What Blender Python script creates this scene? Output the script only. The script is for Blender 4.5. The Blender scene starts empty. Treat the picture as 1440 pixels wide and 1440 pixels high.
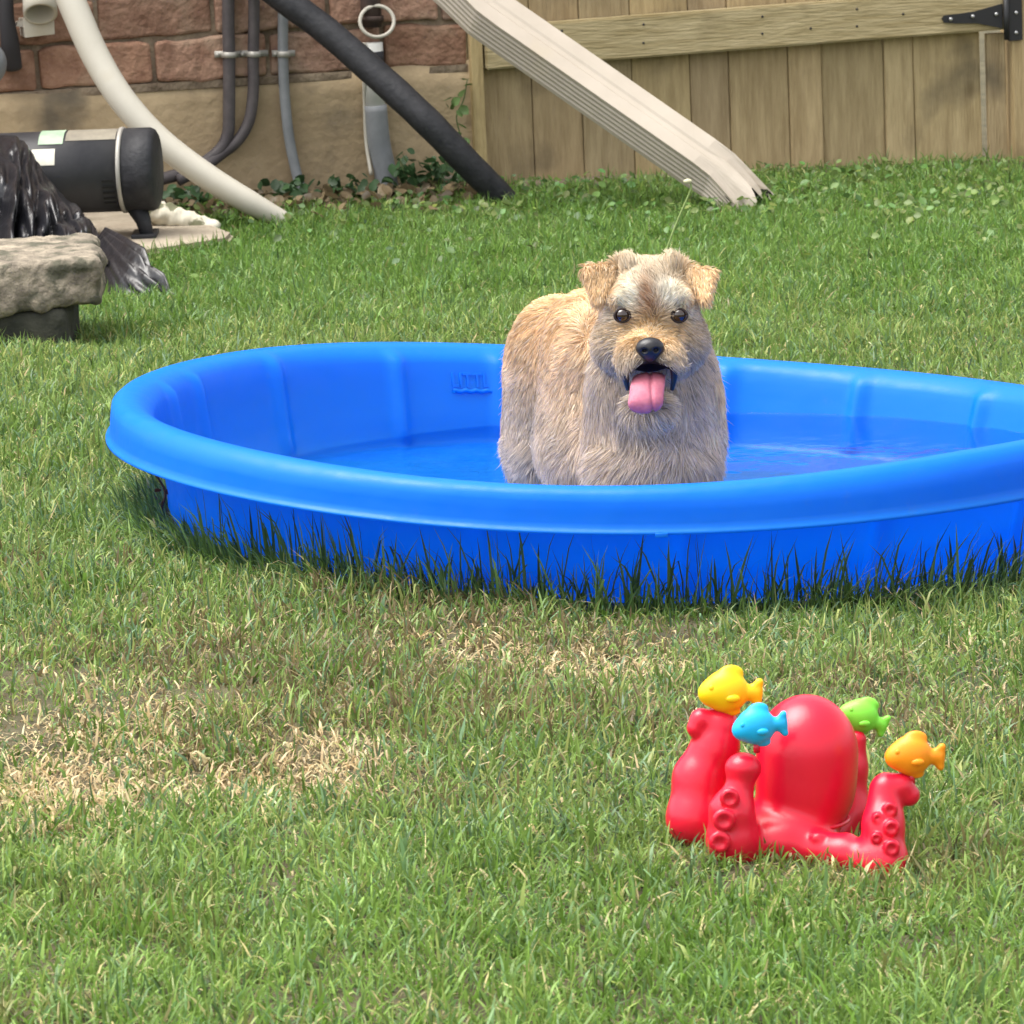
import bpy, bmesh, math, random
import numpy as np
from mathutils import Vector, Matrix

random.seed(7)
rng = np.random.default_rng(7)
scene = bpy.context.scene
COL = scene.collection

# ------------------------------------------------------------------ camera
PITCH, ROLL, CAMH, FPX = math.radians(9.79), math.radians(2.4), 1.28, 7500.0
cf = np.array([0, math.cos(PITCH), -math.sin(PITCH)])
cU = np.array([0, math.sin(PITCH), math.cos(PITCH)])
cX = np.array([1.0, 0, 0])
cr = cX * math.cos(ROLL) - cU * math.sin(ROLL)
cu = cX * math.sin(ROLL) + cU * math.cos(ROLL)
CP = np.array([0, 0, CAMH])
cam_d = bpy.data.cameras.new("camera")
cam = bpy.data.objects.new("camera", cam_d)
COL.objects.link(cam)
M3 = Matrix((cr, cu, -cf)).transposed()
cam.matrix_world = Matrix.Translation(Vector(CP)) @ M3.to_4x4()
cam_d.sensor_width = 36
cam_d.lens = FPX / 1440 * 36
cam_d.clip_end = 500
cam_d.clip_start = 0.05
cam_d.dof.use_dof = True
cam_d.dof.focus_distance = 7.0
cam_d.dof.aperture_fstop = 36
scene.camera = cam

# ------------------------------------------------------------------ world, sun, exposure
SUN = Vector((-0.38, -0.02, 0.92)).normalized()
w = bpy.data.worlds.new("World")
scene.world = w
w.use_nodes = True
nt = w.node_tree
nt.nodes.clear()
sky = nt.nodes.new("ShaderNodeTexSky")
sky.sky_type = 'NISHITA'
sky.sun_disc = False
sky.sun_elevation = math.asin(SUN.z)
sky.sun_rotation = math.atan2(SUN.x, SUN.y)
sky.dust_density = 4.0
sky.air_density = 1.0
hs = nt.nodes.new("ShaderNodeHueSaturation")
hs.inputs['Saturation'].default_value = 0.15
bg = nt.nodes.new("ShaderNodeBackground")
bg.inputs['Strength'].default_value = 0.15
out = nt.nodes.new("ShaderNodeOutputWorld")
nt.links.new(sky.outputs[0], hs.inputs['Color'])
nt.links.new(hs.outputs[0], bg.inputs['Color'])
nt.links.new(bg.outputs[0], out.inputs['Surface'])

sd = bpy.data.lights.new("sun", 'SUN')
sd.energy = 1.5
sd.angle = math.radians(50)
sd.color = (1.0, 0.94, 0.84)
sun = bpy.data.objects.new("sun", sd)
COL.objects.link(sun)
sun.rotation_euler = SUN.to_track_quat('Z', 'Y').to_euler()

scene.view_settings.view_transform = 'Standard'
scene.view_settings.look = 'None'
scene.view_settings.exposure = 1.36
scene.view_settings.gamma = 1.0
scene.cycles.max_bounces = 8
scene.cycles.transparent_max_bounces = 16

# ------------------------------------------------------------------ measuring helpers (photo pixels of the 1440 picture -> metres)
def ray(px, py):
    return cf + cr * (px - 720) / FPX - cu * (py - 720) / FPX
def at_y(px, py, y):
    d = ray(px, py)
    return CP + d * (y / d[1])
def at_z(px, py, z=0.0):
    d = ray(px, py)
    return CP + d * ((z - CAMH) / d[2])
WG = np.array([-0.00144, 11.566, 0.0])
WK = 0.2424
WT = np.array([1, WK, 0]) / math.hypot(1, WK)         # along the wall
WN = np.array([WK, -1, 0]) / math.hypot(1, WK)        # towards the garden
def on_wall(px, py, d=0.0):
    r_ = ray(px, py)
    g = WG + WN * d
    t = ((g - CP) @ WN) / (r_ @ WN)
    return CP + r_ * t
def wall_s(px, py):
    p = on_wall(px, py)
    return (p - WG) @ WT, p[2]
def wpt(s, d, z):
    return WG + WT * s + WN * d + np.array([0, 0, z])

def sstep(a, b, x):
    t = np.clip((x - a) / (b - a), 0, 1)
    return t * t * (3 - 2 * t)
def ground_z(x, y):
    x = np.asarray(x, float); y = np.asarray(y, float)
    wgt = 1 - sstep(8.3, 10.2, y)
    xx = np.clip(x - 0.111, -3, 3)
    return -0.0645 * xx * wgt - 0.02 * sstep(0.6, 1.4, x) * sstep(10, 11, y)
def on_ground(px, py):
    z = 0.0
    for _ in range(8):
        p = at_z(px, py, z)
        z = float(ground_z(p[0], p[1]))
    return at_z(px, py, z)

_tab = np.random.default_rng(99).random((256, 256))
def noise2(x, y, s=1.0, o=0):
    x = np.asarray(x) * s + 31.7 + o * 7.3; y = np.asarray(y) * s + 17.1 + o * 3.1
    xi = np.floor(x).astype(int); yi = np.floor(y).astype(int)
    fx = x - xi; fy = y - yi
    fx = fx * fx * (3 - 2 * fx); fy = fy * fy * (3 - 2 * fy)
    a = _tab[xi & 255, yi & 255]; b = _tab[(xi + 1) & 255, yi & 255]
    c = _tab[xi & 255, (yi + 1) & 255]; d = _tab[(xi + 1) & 255, (yi + 1) & 255]
    return (a * (1 - fx) + b * fx) * (1 - fy) + (c * (1 - fx) + d * fx) * fy
_tab3 = np.random.default_rng(5).random((64, 64, 64)).astype(np.float32)
def noise3(P, s=1.0, o=0):
    P = np.asarray(P) * s + 13.37 + o * 5.21
    I = np.floor(P).astype(int); F = P - I; F = F * F * (3 - 2 * F)
    r_ = 0
    for dx in (0, 1):
        for dy in (0, 1):
            for dz in (0, 1):
                wt = (F[..., 0] if dx else 1 - F[..., 0]) * (F[..., 1] if dy else 1 - F[..., 1]) * (F[..., 2] if dz else 1 - F[..., 2])
                r_ = r_ + wt * _tab3[(I[..., 0] + dx) & 63, (I[..., 1] + dy) & 63, (I[..., 2] + dz) & 63]
    return r_

# ------------------------------------------------------------------ object helpers
def tag(o, label=None, cat=None, group=None, kind=None):
    if label: o['label'] = label
    if cat: o['category'] = cat
    if group: o['group'] = group
    if kind: o['kind'] = kind
    return o
def empty(name, loc, label, cat, group=None):
    o = bpy.data.objects.new(name, None)
    o.empty_display_size = 0.05
    COL.objects.link(o)
    o.location = Vector(loc)
    return tag(o, label, cat, group)
def root_loc(o):
    p = Vector((0, 0, 0))
    while o is not None:
        p += o.location
        o = o.parent
    return p
def link(name, me, m, parent=None, smooth=True, loc=None):
    """mesh given in world metres -> one object, origin at its parent (or at loc)"""
    o = bpy.data.objects.new(name, me)
    COL.objects.link(o)
    ms = m if isinstance(m, (list, tuple)) else [m]
    for k in ms: me.materials.append(k)
    base = root_loc(parent) if parent is not None else Vector(loc if loc is not None else (0, 0, 0))
    if base.length > 0: me.transform(Matrix.Translation(-base))
    if parent is not None: o.parent = parent
    else: o.location = base
    if smooth:
        me.polygons.foreach_set('use_smooth', np.ones(len(me.polygons), bool))
    return o
def mesh_np(V, F, col=None, name='mesh', mi=None):
    """V (n,3), F (m,k) one face size"""
    me = bpy.data.meshes.new(name)
    V = np.ascontiguousarray(V, np.float32); F = np.ascontiguousarray(F, np.int32)
    me.vertices.add(len(V)); me.vertices.foreach_set('co', V.ravel())
    k = F.shape[1]
    me.loops.add(F.size); me.loops.foreach_set('vertex_index', F.ravel())
    me.polygons.add(len(F)); me.polygons.foreach_set('loop_start', np.arange(0, F.size, k, dtype=np.int32))
    if mi is not None: me.polygons.foreach_set('material_index', np.asarray(mi, np.int32))
    me.update(calc_edges=True)
    if col is not None: set_col(me, col)
    return me
def set_col(me, col, name='Col'):
    a = me.color_attributes.new(name, 'FLOAT_COLOR', 'POINT')
    c = np.ones((len(me.vertices), 4), np.float32); c[:, :3] = col
    a.data.foreach_set('color', c.ravel())
class MB:
    """collects polygons of any size into one mesh"""
    def __init__(s): s.v = []; s.f = []; s.c = []; s.m = []
    def add(s, V, F, c=(1, 1, 1), m=0):
        n = len(s.v); s.v += [tuple(p) for p in V]; s.f += [tuple(i + n for i in f) for f in F]
        s.c += [tuple(c)] * len(V); s.m += [m] * len(F)
        return s
    def mesh(s, name='mesh'):
        me = bpy.data.meshes.new(name); me.from_pydata(s.v, [], s.f)
        me.polygons.foreach_set('material_index', np.array(s.m, np.int32))
        set_col(me, np.array(s.c)); me.update()
        return me
def catmull(P, n=8):
    P = [np.array(p, float) for p in P]
    Q = [2 * P[0] - P[1]] + P + [2 * P[-1] - P[-2]]
    o = []
    for i in range(1, len(Q) - 2):
        for k in range(n):
            t = k / n
            o.append(0.5 * (2 * Q[i] + (Q[i + 1] - Q[i - 1]) * t + (2 * Q[i - 1] - 5 * Q[i] + 4 * Q[i + 1] - Q[i + 2]) * t * t + (3 * Q[i] - Q[i - 1] - 3 * Q[i + 1] + Q[i + 2]) * t ** 3))
    o.append(P[-1])
    return np.array(o)
def tube(P, R, seg=20, caps=True, hollow=0.0, mod=None):
    """swept round tube; R number or list; hollow = wall thickness shown at the far end"""
    P = np.array(P, float); n = len(P)
    R = np.full(n, R) if np.isscalar(R) else np.interp(np.linspace(0, 1, n), np.linspace(0, 1, len(R)), R)
    T = np.gradient(P, axis=0); T /= np.linalg.norm(T, axis=1)[:, None]
    a = np.cross(T[0], [0.3, 0.2, 1.0]); a /= np.linalg.norm(a)
    V = []
    for i in range(n):
        a = a - T[i] * (a @ T[i]); a /= np.linalg.norm(a); b = np.cross(T[i], a)
        for k in range(seg):
            t = 2 * math.pi * k / seg
            rr = R[i] * (mod(i / (n - 1), t) if mod else 1)
            V.append(P[i] + rr * (math.cos(t) * a + math.sin(t) * b))
    F = [(i * seg + k, i * seg + (k + 1) % seg, (i + 1) * seg + (k + 1) % seg, (i + 1) * seg + k) for i in range(n - 1) for k in range(seg)]
    if hollow:
        e = (n - 1) * seg; m0 = len(V); c = P[-1]
        for k in range(seg): V.append(c + (V[e + k] - c) * (1 - hollow / R[-1]))
        F += [(e + k, e + (k + 1) % seg, m0 + (k + 1) % seg, m0 + k) for k in range(seg)]
        m1 = len(V)
        for k in range(seg): V.append(V[m0 + k] - T[-1] * R[-1] * 4)
        F += [(m0 + k, m0 + (k + 1) % seg, m1 + (k + 1) % seg, m1 + k) for k in range(seg)]
        F.append(tuple(m1 + k for k in range(seg)))
        F.append(tuple(range(seg))[::-1])
    elif caps:
        F.append(tuple(range(seg))[::-1]); F.append(tuple((n - 1) * seg + k for k in range(seg)))
    return V, F
def box(lo, hi, fr=None, bev=0.0):
    """box; fr = (origin, ax, ay, az) local frame; bev = chamfer"""
    bm = bmesh.new(); bmesh.ops.create_cube(bm, size=1)
    for v in bm.verts:
        v.co = Vector([lo[i] + (v.co[i] + .5) * (hi[i] - lo[i]) for i in range(3)])
    if bev: bmesh.ops.bevel(bm, geom=list(bm.edges), offset=bev, segments=2, affect='EDGES', profile=0.6)
    V = [np.array(v.co) for v in bm.verts]; bm.verts.index_update()
    F = [tuple(v.index for v in f.verts) for f in bm.faces]; bm.free()
    if fr is not None:
        o, ax, ay, az = [np.array(q, float) for q in fr]
        V = [o + p[0] * ax + p[1] * ay + p[2] * az for p in V]
    return V, F
WF = (WG, WT, WN, (0, 0, 1))          # wall frame: s along, d out, z up (left handed: fixed with recalc)
def fixn(me):
    bm = bmesh.new(); bm.from_mesh(me); bmesh.ops.recalc_face_normals(bm, faces=bm.faces); bm.to_mesh(me); bm.free(); return me
def grid_mesh(Pf, nu, nv, closed_u=False):
    V = [Pf(i, j) for j in range(nv) for i in range(nu)]
    F = []
    for j in range(nv - 1):
        for i in range(nu if closed_u else nu - 1):
            i2 = (i + 1) % nu
            F.append((j * nu + i, j * nu + i2, (j + 1) * nu + i2, (j + 1) * nu + i))
    return np.array(V), np.array(F)

# signed-distance modelling: smooth unions turned into one continuous surface
def s_ell(P, c, r_):
    q = (P - np.array(c)); r_ = np.array(r_)
    k0 = np.linalg.norm(q / r_, axis=-1); k1 = np.linalg.norm(q / (r_ * r_), axis=-1) + 1e-9
    return k0 * (k0 - 1) / k1
def s_cap(P, a, b, ra, rb):
    a = np.array(a); b = np.array(b); ab = b - a
    t = np.clip(((P - a) @ ab) / (ab @ ab), 0, 1)
    return np.linalg.norm(P - a - t[..., None] * ab, axis=-1) - (ra + (rb - ra) * t)
def s_path(P, pts, rad, k=0.004):
    d = None
    for i in range(len(pts) - 1):
        e = s_cap(P, pts[i], pts[i + 1], rad[i], rad[i + 1])
        d = e if d is None else smin(d, e, k)
    return d
def s_tri(P, a, b, c, th):
    a, b, c = [np.array(q, float) for q in (a, b, c)]
    ba = b - a; pa = P - a; cb = c - b; pb = P - b; ac = a - c; pc = P - c
    n = np.cross(ba, ac)
    def dt(v, w): return v @ w
    s = np.sign(pa @ np.cross(ba, n)) + np.sign(pb @ np.cross(cb, n)) + np.sign(pc @ np.cross(ac, n))
    def seg(p, v):
        t = np.clip((p @ v) / (v @ v), 0, 1)
        return ((v * t[..., None] - p) ** 2).sum(-1)
    e = np.minimum(np.minimum(seg(pa, ba), seg(pb, cb)), seg(pc, ac))
    pl = (pa @ n) ** 2 / (n @ n)
    return np.sqrt(np.where(s < 2, e, pl)) - th
def smin(a, b, k):
    h = np.clip(k - np.abs(a - b), 0, None) / k
    return np.minimum(a, b) - h * h * k * 0.25
def smax(a, b, k): return -smin(-a, -b, k)
def surfnet(fn, lo, hi, h):
    ax = [np.arange(lo[i], hi[i] + h, h) for i in range(3)]
    G = np.stack(np.meshgrid(*ax, indexing='ij'), -1)
    V = np.concatenate([fn(G[i:i + 8]) for i in range(0, G.shape[0], 8)], 0)
    V[0] = V[-1] = 1; V[:, 0] = V[:, -1] = 1; V[:, :, 0] = V[:, :, -1] = 1
    S = V < 0
    nx, ny, nz = V.shape
    acc = np.zeros((nx, ny, nz, 3)); cnt = np.zeros((nx, ny, nz))
    edges = []
    for a in range(3):
        s0 = [slice(None)] * 3; s1 = [slice(None)] * 3
        s0[a] = slice(0, -1); s1[a] = slice(1, None)
        I = np.argwhere(S[tuple(s0)] != S[tuple(s1)])
        J = I.copy(); J[:, a] += 1
        va = V[I[:, 0], I[:, 1], I[:, 2]]; vb = V[J[:, 0], J[:, 1], J[:, 2]]
        t = va / (va - vb)
        p = I.astype(float); p[:, a] += t
        b, c = (a + 1) % 3, (a + 2) % 3
        cells = []
        for db, dc in ((-1, -1), (0, -1), (0, 0), (-1, 0)):
            K = I.copy(); K[:, b] += db; K[:, c] += dc
            np.add.at(acc, (K[:, 0], K[:, 1], K[:, 2]), p); np.add.at(cnt, (K[:, 0], K[:, 1], K[:, 2]), 1)
            cells.append(K)
        edges.append((cells, va < 0))
    idx = np.full((nx, ny, nz), -1); m = cnt > 0
    idx[m] = np.arange(m.sum())
    verts = acc[m] / cnt[m][:, None] * h + np.array(lo)
    F = []
    for cells, inside in edges:
        q = np.stack([idx[K[:, 0], K[:, 1], K[:, 2]] for K in cells], 1)
        q[~inside] = q[~inside][:, ::-1]
        F.append(q)
    return verts, np.concatenate(F)

# ------------------------------------------------------------------ materials
def new_mat(name):
    m = bpy.data.materials.new(name); m.use_nodes = True
    n = m.node_tree.nodes; l = m.node_tree.links
    return m, n, l, n['Principled BSDF']
def mat(name, c1, c2=None, scale=8, rough=0.6, spec=0.4, bump=0.0, bscale=40, stretch=(1, 1, 1), detail=6, vcol=False, metal=0.0, dirt=None, dscale=3, coat=0.0, lo=0.35, hi=0.65, sss=0.0, bdist=0.01, dlo=0.55, dhi=0.7):
    m, n, l, b = new_mat(name)
    b.inputs['Roughness'].default_value = rough
    b.inputs['Specular IOR Level'].default_value = spec
    b.inputs['Metallic'].default_value = metal
    b.inputs['Coat Weight'].default_value = coat
    if sss:
        b.inputs['Subsurface Weight'].default_value = sss
        b.inputs['Subsurface Radius'].default_value = (0.01, 0.005, 0.005)
        b.inputs['Subsurface Scale'].default_value = 1
    tc = n.new('ShaderNodeTexCoord'); mp = n.new('ShaderNodeMapping'); mp.inputs['Scale'].default_value = stretch
    l.new(tc.outputs['Object'], mp.inputs['Vector'])
    src = None
    if c2 is not None:
        nz = n.new('ShaderNodeTexNoise'); nz.inputs['Scale'].default_value = scale; nz.inputs['Detail'].default_value = detail
        nz.inputs['Roughness'].default_value = 0.65
        l.new(mp.outputs[0], nz.inputs['Vector'])
        rp = n.new('ShaderNodeValToRGB'); rp.color_ramp.elements[0].position = lo; rp.color_ramp.elements[1].position = hi
        rp.color_ramp.elements[0].color = (*c1, 1); rp.color_ramp.elements[1].color = (*c2, 1)
        l.new(nz.outputs['Fac'], rp.inputs['Fac']); src = rp.outputs['Color']
    else:
        b.inputs['Base Color'].default_value = (*c1, 1)
    def mixc(t, a, bb, f):
        x = n.new('ShaderNodeMix'); x.data_type = 'RGBA'; x.blend_type = t
        if isinstance(f, float): x.inputs[0].default_value = f
        else: l.new(f, x.inputs[0])
        for k, q in ((6, a), (7, bb)):
            if isinstance(q, tuple): x.inputs[k].default_value = (*q[:3], 1)
            else: l.new(q, x.inputs[k])
        return x.outputs[2]
    if dirt is not None:
        nz = n.new('ShaderNodeTexNoise'); nz.inputs['Scale'].default_value = dscale; nz.inputs['Detail'].default_value = 8
        l.new(tc.outputs['Object'], nz.inputs['Vector'])
        rp = n.new('ShaderNodeValToRGB'); rp.color_ramp.elements[0].position = dlo; rp.color_ramp.elements[1].position = dhi
        rp.color_ramp.elements[0].color = (0, 0, 0, 1); rp.color_ramp.elements[1].color = (1, 1, 1, 1)
        l.new(nz.outputs['Fac'], rp.inputs['Fac'])
        src = mixc('MIX', src if src is not None else tuple(c1), tuple(dirt), rp.outputs['Color'])
    if name.startswith('wood'):
        m2 = n.new('ShaderNodeMapping'); m2.inputs['Scale'].default_value = (1, 1, .7); l.new(tc.outputs['Object'], m2.inputs['Vector'])
        vo = n.new('ShaderNodeTexVoronoi'); vo.inputs['Scale'].default_value = 4.6; l.new(m2.outputs[0], vo.inputs['Vector'])
        rp = n.new('ShaderNodeValToRGB'); rp.color_ramp.elements[0].position = .045; rp.color_ramp.elements[1].position = .095
        rp.color_ramp.elements[0].color = (.75, .75, .75, 1); rp.color_ramp.elements[1].color = (0, 0, 0, 1)
        l.new(vo.outputs['Distance'], rp.inputs['Fac']); src = mixc('MIX', src, (.09, .06, .03), rp.outputs['Color'])
    if vcol:
        at = n.new('ShaderNodeAttribute'); at.attribute_name = 'Col'
        src = mixc('MULTIPLY', src if src is not None else tuple(c1), at.outputs['Color'], 1.0)
    if src is not None: l.new(src, b.inputs['Base Color'])
    if bump:
        nz = n.new('ShaderNodeTexNoise'); nz.inputs['Scale'].default_value = bscale; nz.inputs['Detail'].default_value = 8
        l.new(mp.outputs[0], nz.inputs['Vector'])
        bp = n.new('ShaderNodeBump'); bp.inputs['Strength'].default_value = bump; bp.inputs['Distance'].default_value = bdist
        l.new(nz.outputs['Fac'], bp.inputs['Height']); l.new(bp.outputs[0], b.inputs['Normal'])
    return m
def blade_mat(name, transl=0.35, rough=0.5, spec=0.25):
    m, n, l, b = new_mat(name)
    at = n.new('ShaderNodeAttribute'); at.attribute_name = 'Col'
    b.inputs['Roughness'].default_value = rough; b.inputs['Specular IOR Level'].default_value = spec
    l.new(at.outputs['Color'], b.inputs['Base Color'])
    tr = n.new('ShaderNodeBsdfTranslucent'); l.new(at.outputs['Color'], tr.inputs['Color'])
    mx = n.new('ShaderNodeMixShader'); mx.inputs[0].default_value = transl
    l.new(b.outputs[0], mx.inputs[1]); l.new(tr.outputs[0], mx.inputs[2])
    l.new(mx.outputs[0], n['Material Output'].inputs['Surface'])
    return m

m_soil = mat('soil', (0.045, 0.040, 0.018), (0.10, 0.085, 0.045), scale=14, rough=0.95, bump=0.8, bscale=60)
m_grass = blade_mat('grass_blade', 0.40, 0.42, 0.45)
m_leaf = blade_mat('leaf', 0.30, 0.45, 0.4)
m_brick = mat('brick', (0.225, 0.125, 0.085), (0.35, 0.215, 0.15), scale=22, rough=0.9, spec=0.2, bump=0.9, bscale=55, vcol=True, dirt=(0.34, 0.24, 0.17), dscale=9, dlo=0.52, dhi=0.72)
m_mortar = mat('mortar', (0.15, 0.11, 0.075), (0.34, 0.265, 0.185), scale=14, rough=0.95, bump=0.8, bscale=70)
m_found = mat('parging', (0.33, 0.245, 0.145), (0.47, 0.36, 0.22), scale=4, rough=0.92, bump=0.5, bscale=45, dirt=(0.16, 0.13, 0.09), dscale=5, dlo=0.56, dhi=0.72)
m_wood = mat('wood', (0.33, 0.245, 0.135), (0.48, 0.37, 0.215), scale=9, rough=0.8, spec=0.2, bump=0.5, bscale=30, stretch=(6, 6, 0.7), vcol=True, dirt=(0.17, 0.135, 0.085), dscale=4.5, dlo=0.56, dhi=0.72)
m_wood_h = mat('wood_rail', (0.33, 0.26, 0.13), (0.50, 0.41, 0.24), scale=9, rough=0.8, spec=0.2, bump=0.4, bscale=30, stretch=(0.8, 0.8, 7), vcol=True, dirt=(0.24, 0.19, 0.10), dscale=6, dlo=0.58, dhi=0.75)
m_iron = mat('black_iron', (0.018, 0.018, 0.02), rough=0.45, spec=0.5)
m_bolt = mat('bolt_steel', (0.45, 0.45, 0.45), rough=0.35, metal=0.8)
m_pvc = mat('cream_pipe', (0.50, 0.465, 0.39), (0.57, 0.535, 0.455), scale=5, rough=0.45, dirt=(0.38, 0.31, 0.18), dscale=5, dlo=0.54, dhi=0.78)
m_hose = mat('black_hose', (0.014, 0.015, 0.018), (0.03, 0.03, 0.034), scale=30, rough=0.6, spec=0.35, bump=0.2, bscale=90)
m_cond = mat('dark_conduit', (0.050, 0.042, 0.045), (0.095, 0.082, 0.082), scale=16, rough=0.6)
m_grey = mat('grey_pvc', (0.17, 0.18, 0.19), (0.24, 0.25, 0.26), scale=12, rough=0.5)
m_clamp = mat('clamp', (0.42, 0.40, 0.36), rough=0.5, metal=0.3)
m_spout = mat('beige_aluminium', (0.40, 0.345, 0.28), (0.46, 0.40, 0.33), scale=6, rough=0.42, spec=0.5, dirt=(0.42, 0.36, 0.27), dscale=9, dlo=0.6, dhi=0.8)
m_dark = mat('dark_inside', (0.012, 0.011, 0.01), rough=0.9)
m_motor = mat('motor_shell', (0.022, 0.022, 0.026), (0.045, 0.044, 0.046), scale=10, rough=0.5, spec=0.4, dirt=(0.12, 0.11, 0.09), dscale=6, dlo=0.62, dhi=0.9)
m_motor_top = mat('motor_pale', (0.17, 0.15, 0.12), (0.28, 0.25, 0.19), scale=18, rough=0.7)
m_sticker = mat('white_sticker', (0.75, 0.72, 0.62), (0.62, 0.60, 0.50), scale=60, rough=0.6)
m_gsticker = mat('green_sticker', (0.28, 0.40, 0.27), (0.42, 0.52, 0.38), scale=30, rough=0.6)
m_bag = mat('bin_bag', (0.006, 0.006, 0.008), rough=0.33, spec=0.6, bump=0.5, bscale=28, c2=(0.014, 0.014, 0.018), scale=12, bdist=0.01)
m_stone = mat('rough_stone', (0.13, 0.11, 0.085), (0.34, 0.29, 0.22), scale=26, rough=0.95, bump=1.0, bscale=60, dirt=(0.09, 0.085, 0.06), dscale=22, dlo=0.5, dhi=0.62)
m_block = mat('old_block', (0.022, 0.024, 0.018), (0.05, 0.05, 0.036), scale=16, rough=0.95, bump=0.6, bscale=50)  # near-black tone over the whole block
m_pad = mat('concrete_pad', (0.30, 0.25, 0.19), (0.43, 0.37, 0.28), scale=9, rough=0.95, bump=0.5, bscale=70, dirt=(0.20, 0.17, 0.12), dscale=6)
m_white = mat('flaking_white', (0.72, 0.68, 0.56), (0.62, 0.57, 0.44), scale=12, rough=0.7, dirt=(0.16, 0.16, 0.09), dscale=22, dlo=0.56, dhi=0.60)
m_red = mat('red_plastic', (0.68, 0.007, 0.034), rough=0.30, spec=0.5, sss=0.05, bump=.12, bscale=22)
m_yel = mat('yellow_plastic', (0.86, 0.58, 0.005), rough=0.42, spec=0.4, sss=0.15)
m_blu = mat('blue_toy_plastic', (0.01, 0.42, 0.80), rough=0.42, spec=0.4, sss=0.15)
m_grn = mat('green_toy_plastic', (0.22, 0.74, 0.06), rough=0.42, spec=0.4, sss=0.15)
m_org = mat('orange_toy_plastic', (0.92, 0.30, 0.01), rough=0.42, spec=0.4, sss=0.15)
m_nose = mat('nose_leather', (0.012, 0.012, 0.016), rough=0.35, spec=0.5, bump=0.3, bscale=300, bdist=0.001)
m_eye = mat('eye', (0.022, 0.008, 0.004), rough=0.06, spec=0.8, coat=0.5)
m_tongue = mat('tongue', (0.58, 0.19, 0.25), (0.44, 0.12, 0.18), scale=60, rough=0.5, spec=0.35, sss=0.2, bump=.3, bscale=250, bdist=.001)
m_lid = mat('eyelid', (0.03, 0.018, 0.014), rough=0.6)

# pool plastic: saturated blue, lets a little light through
def pool_mat():
    m, n, l, b = new_mat('pool_plastic')
    c = (0.0, 0.265, 0.88, 1)
    b.inputs['Base Color'].default_value = c
    b.inputs['Roughness'].default_value = 0.42
    b.inputs['Specular IOR Level'].default_value = 0.5
    tc = n.new('ShaderNodeTexCoord'); nz = n.new('ShaderNodeTexNoise'); nz.inputs['Scale'].default_value = 9; nz.inputs['Detail'].default_value = 3
    l.new(tc.outputs['Object'], nz.inputs['Vector'])
    bp = n.new('ShaderNodeBump'); bp.inputs['Strength'].default_value = 0.35; bp.inputs['Distance'].default_value = 0.01
    l.new(nz.outputs['Fac'], bp.inputs['Height']); l.new(bp.outputs[0], b.inputs['Normal'])
    n2 = n.new('ShaderNodeTexNoise'); n2.inputs['Scale'].default_value = 26; n2.inputs['Detail'].default_value = 10; n2.inputs['Roughness'].default_value = .75
    l.new(tc.outputs['Object'], n2.inputs['Vector'])
    mr = n.new('ShaderNodeMapRange'); mr.inputs['From Min'].default_value = .35; mr.inputs['From Max'].default_value = .7; mr.inputs['To Min'].default_value = .32; mr.inputs['To Max'].default_value = .60
    l.new(n2.outputs['Fac'], mr.inputs['Value']); l.new(mr.outputs[0], b.inputs['Roughness'])
    rp = n.new('ShaderNodeValToRGB'); rp.color_ramp.elements[0].position = .60; rp.color_ramp.elements[1].position = .80
    rp.color_ramp.elements[0].color = c; rp.color_ramp.elements[1].color = (.05, .29, .76, 1)
    l.new(n2.outputs['Fac'], rp.inputs['Fac']); l.new(rp.outputs['Color'], b.inputs['Base Color'])
    tr = n.new('ShaderNodeBsdfTranslucent'); tr.inputs['Color'].default_value = (0.0, 0.40, 1.0, 1)
    mx = n.new('ShaderNodeMixShader'); mx.inputs[0].default_value = 0.52
    l.new(b.outputs[0], mx.inputs[1]); l.new(tr.outputs[0], mx.inputs[2])
    l.new(mx.outputs[0], n['Material Output'].inputs['Surface'])
    return m
m_pool = pool_mat()
def water_mat():
    m, n, l, b = new_mat('water')
    tp = n.new('ShaderNodeBsdfTransparent'); tp.inputs['Color'].default_value = (0.90, 0.96, 1.0, 1)
    gl = n.new('ShaderNodeBsdfGlossy'); gl.inputs['Roughness'].default_value = 0.02
    fr = n.new('ShaderNodeFresnel'); fr.inputs['IOR'].default_value = 1.27
    tc = n.new('ShaderNodeTexCoord'); nz = n.new('ShaderNodeTexNoise'); nz.inputs['Scale'].default_value = 16; nz.inputs['Detail'].default_value = 2
    l.new(tc.outputs['Object'], nz.inputs['Vector'])
    bp = n.new('ShaderNodeBump'); bp.inputs['Strength'].default_value = 0.25; bp.inputs['Distance'].default_value = 0.01
    l.new(nz.outputs['Fac'], bp.inputs['Height'])
    l.new(bp.outputs[0], gl.inputs['Normal']); l.new(bp.outputs[0], fr.inputs['Normal'])
    mx = n.new('ShaderNodeMixShader'); l.new(fr.outputs[0], mx.inputs[0]); l.new(tp.outputs[0], mx.inputs[1]); l.new(gl.outputs[0], mx.inputs[2])
    l.new(mx.outputs[0], n['Material Output'].inputs['Surface'])
    return m
m_water = water_mat()

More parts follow.
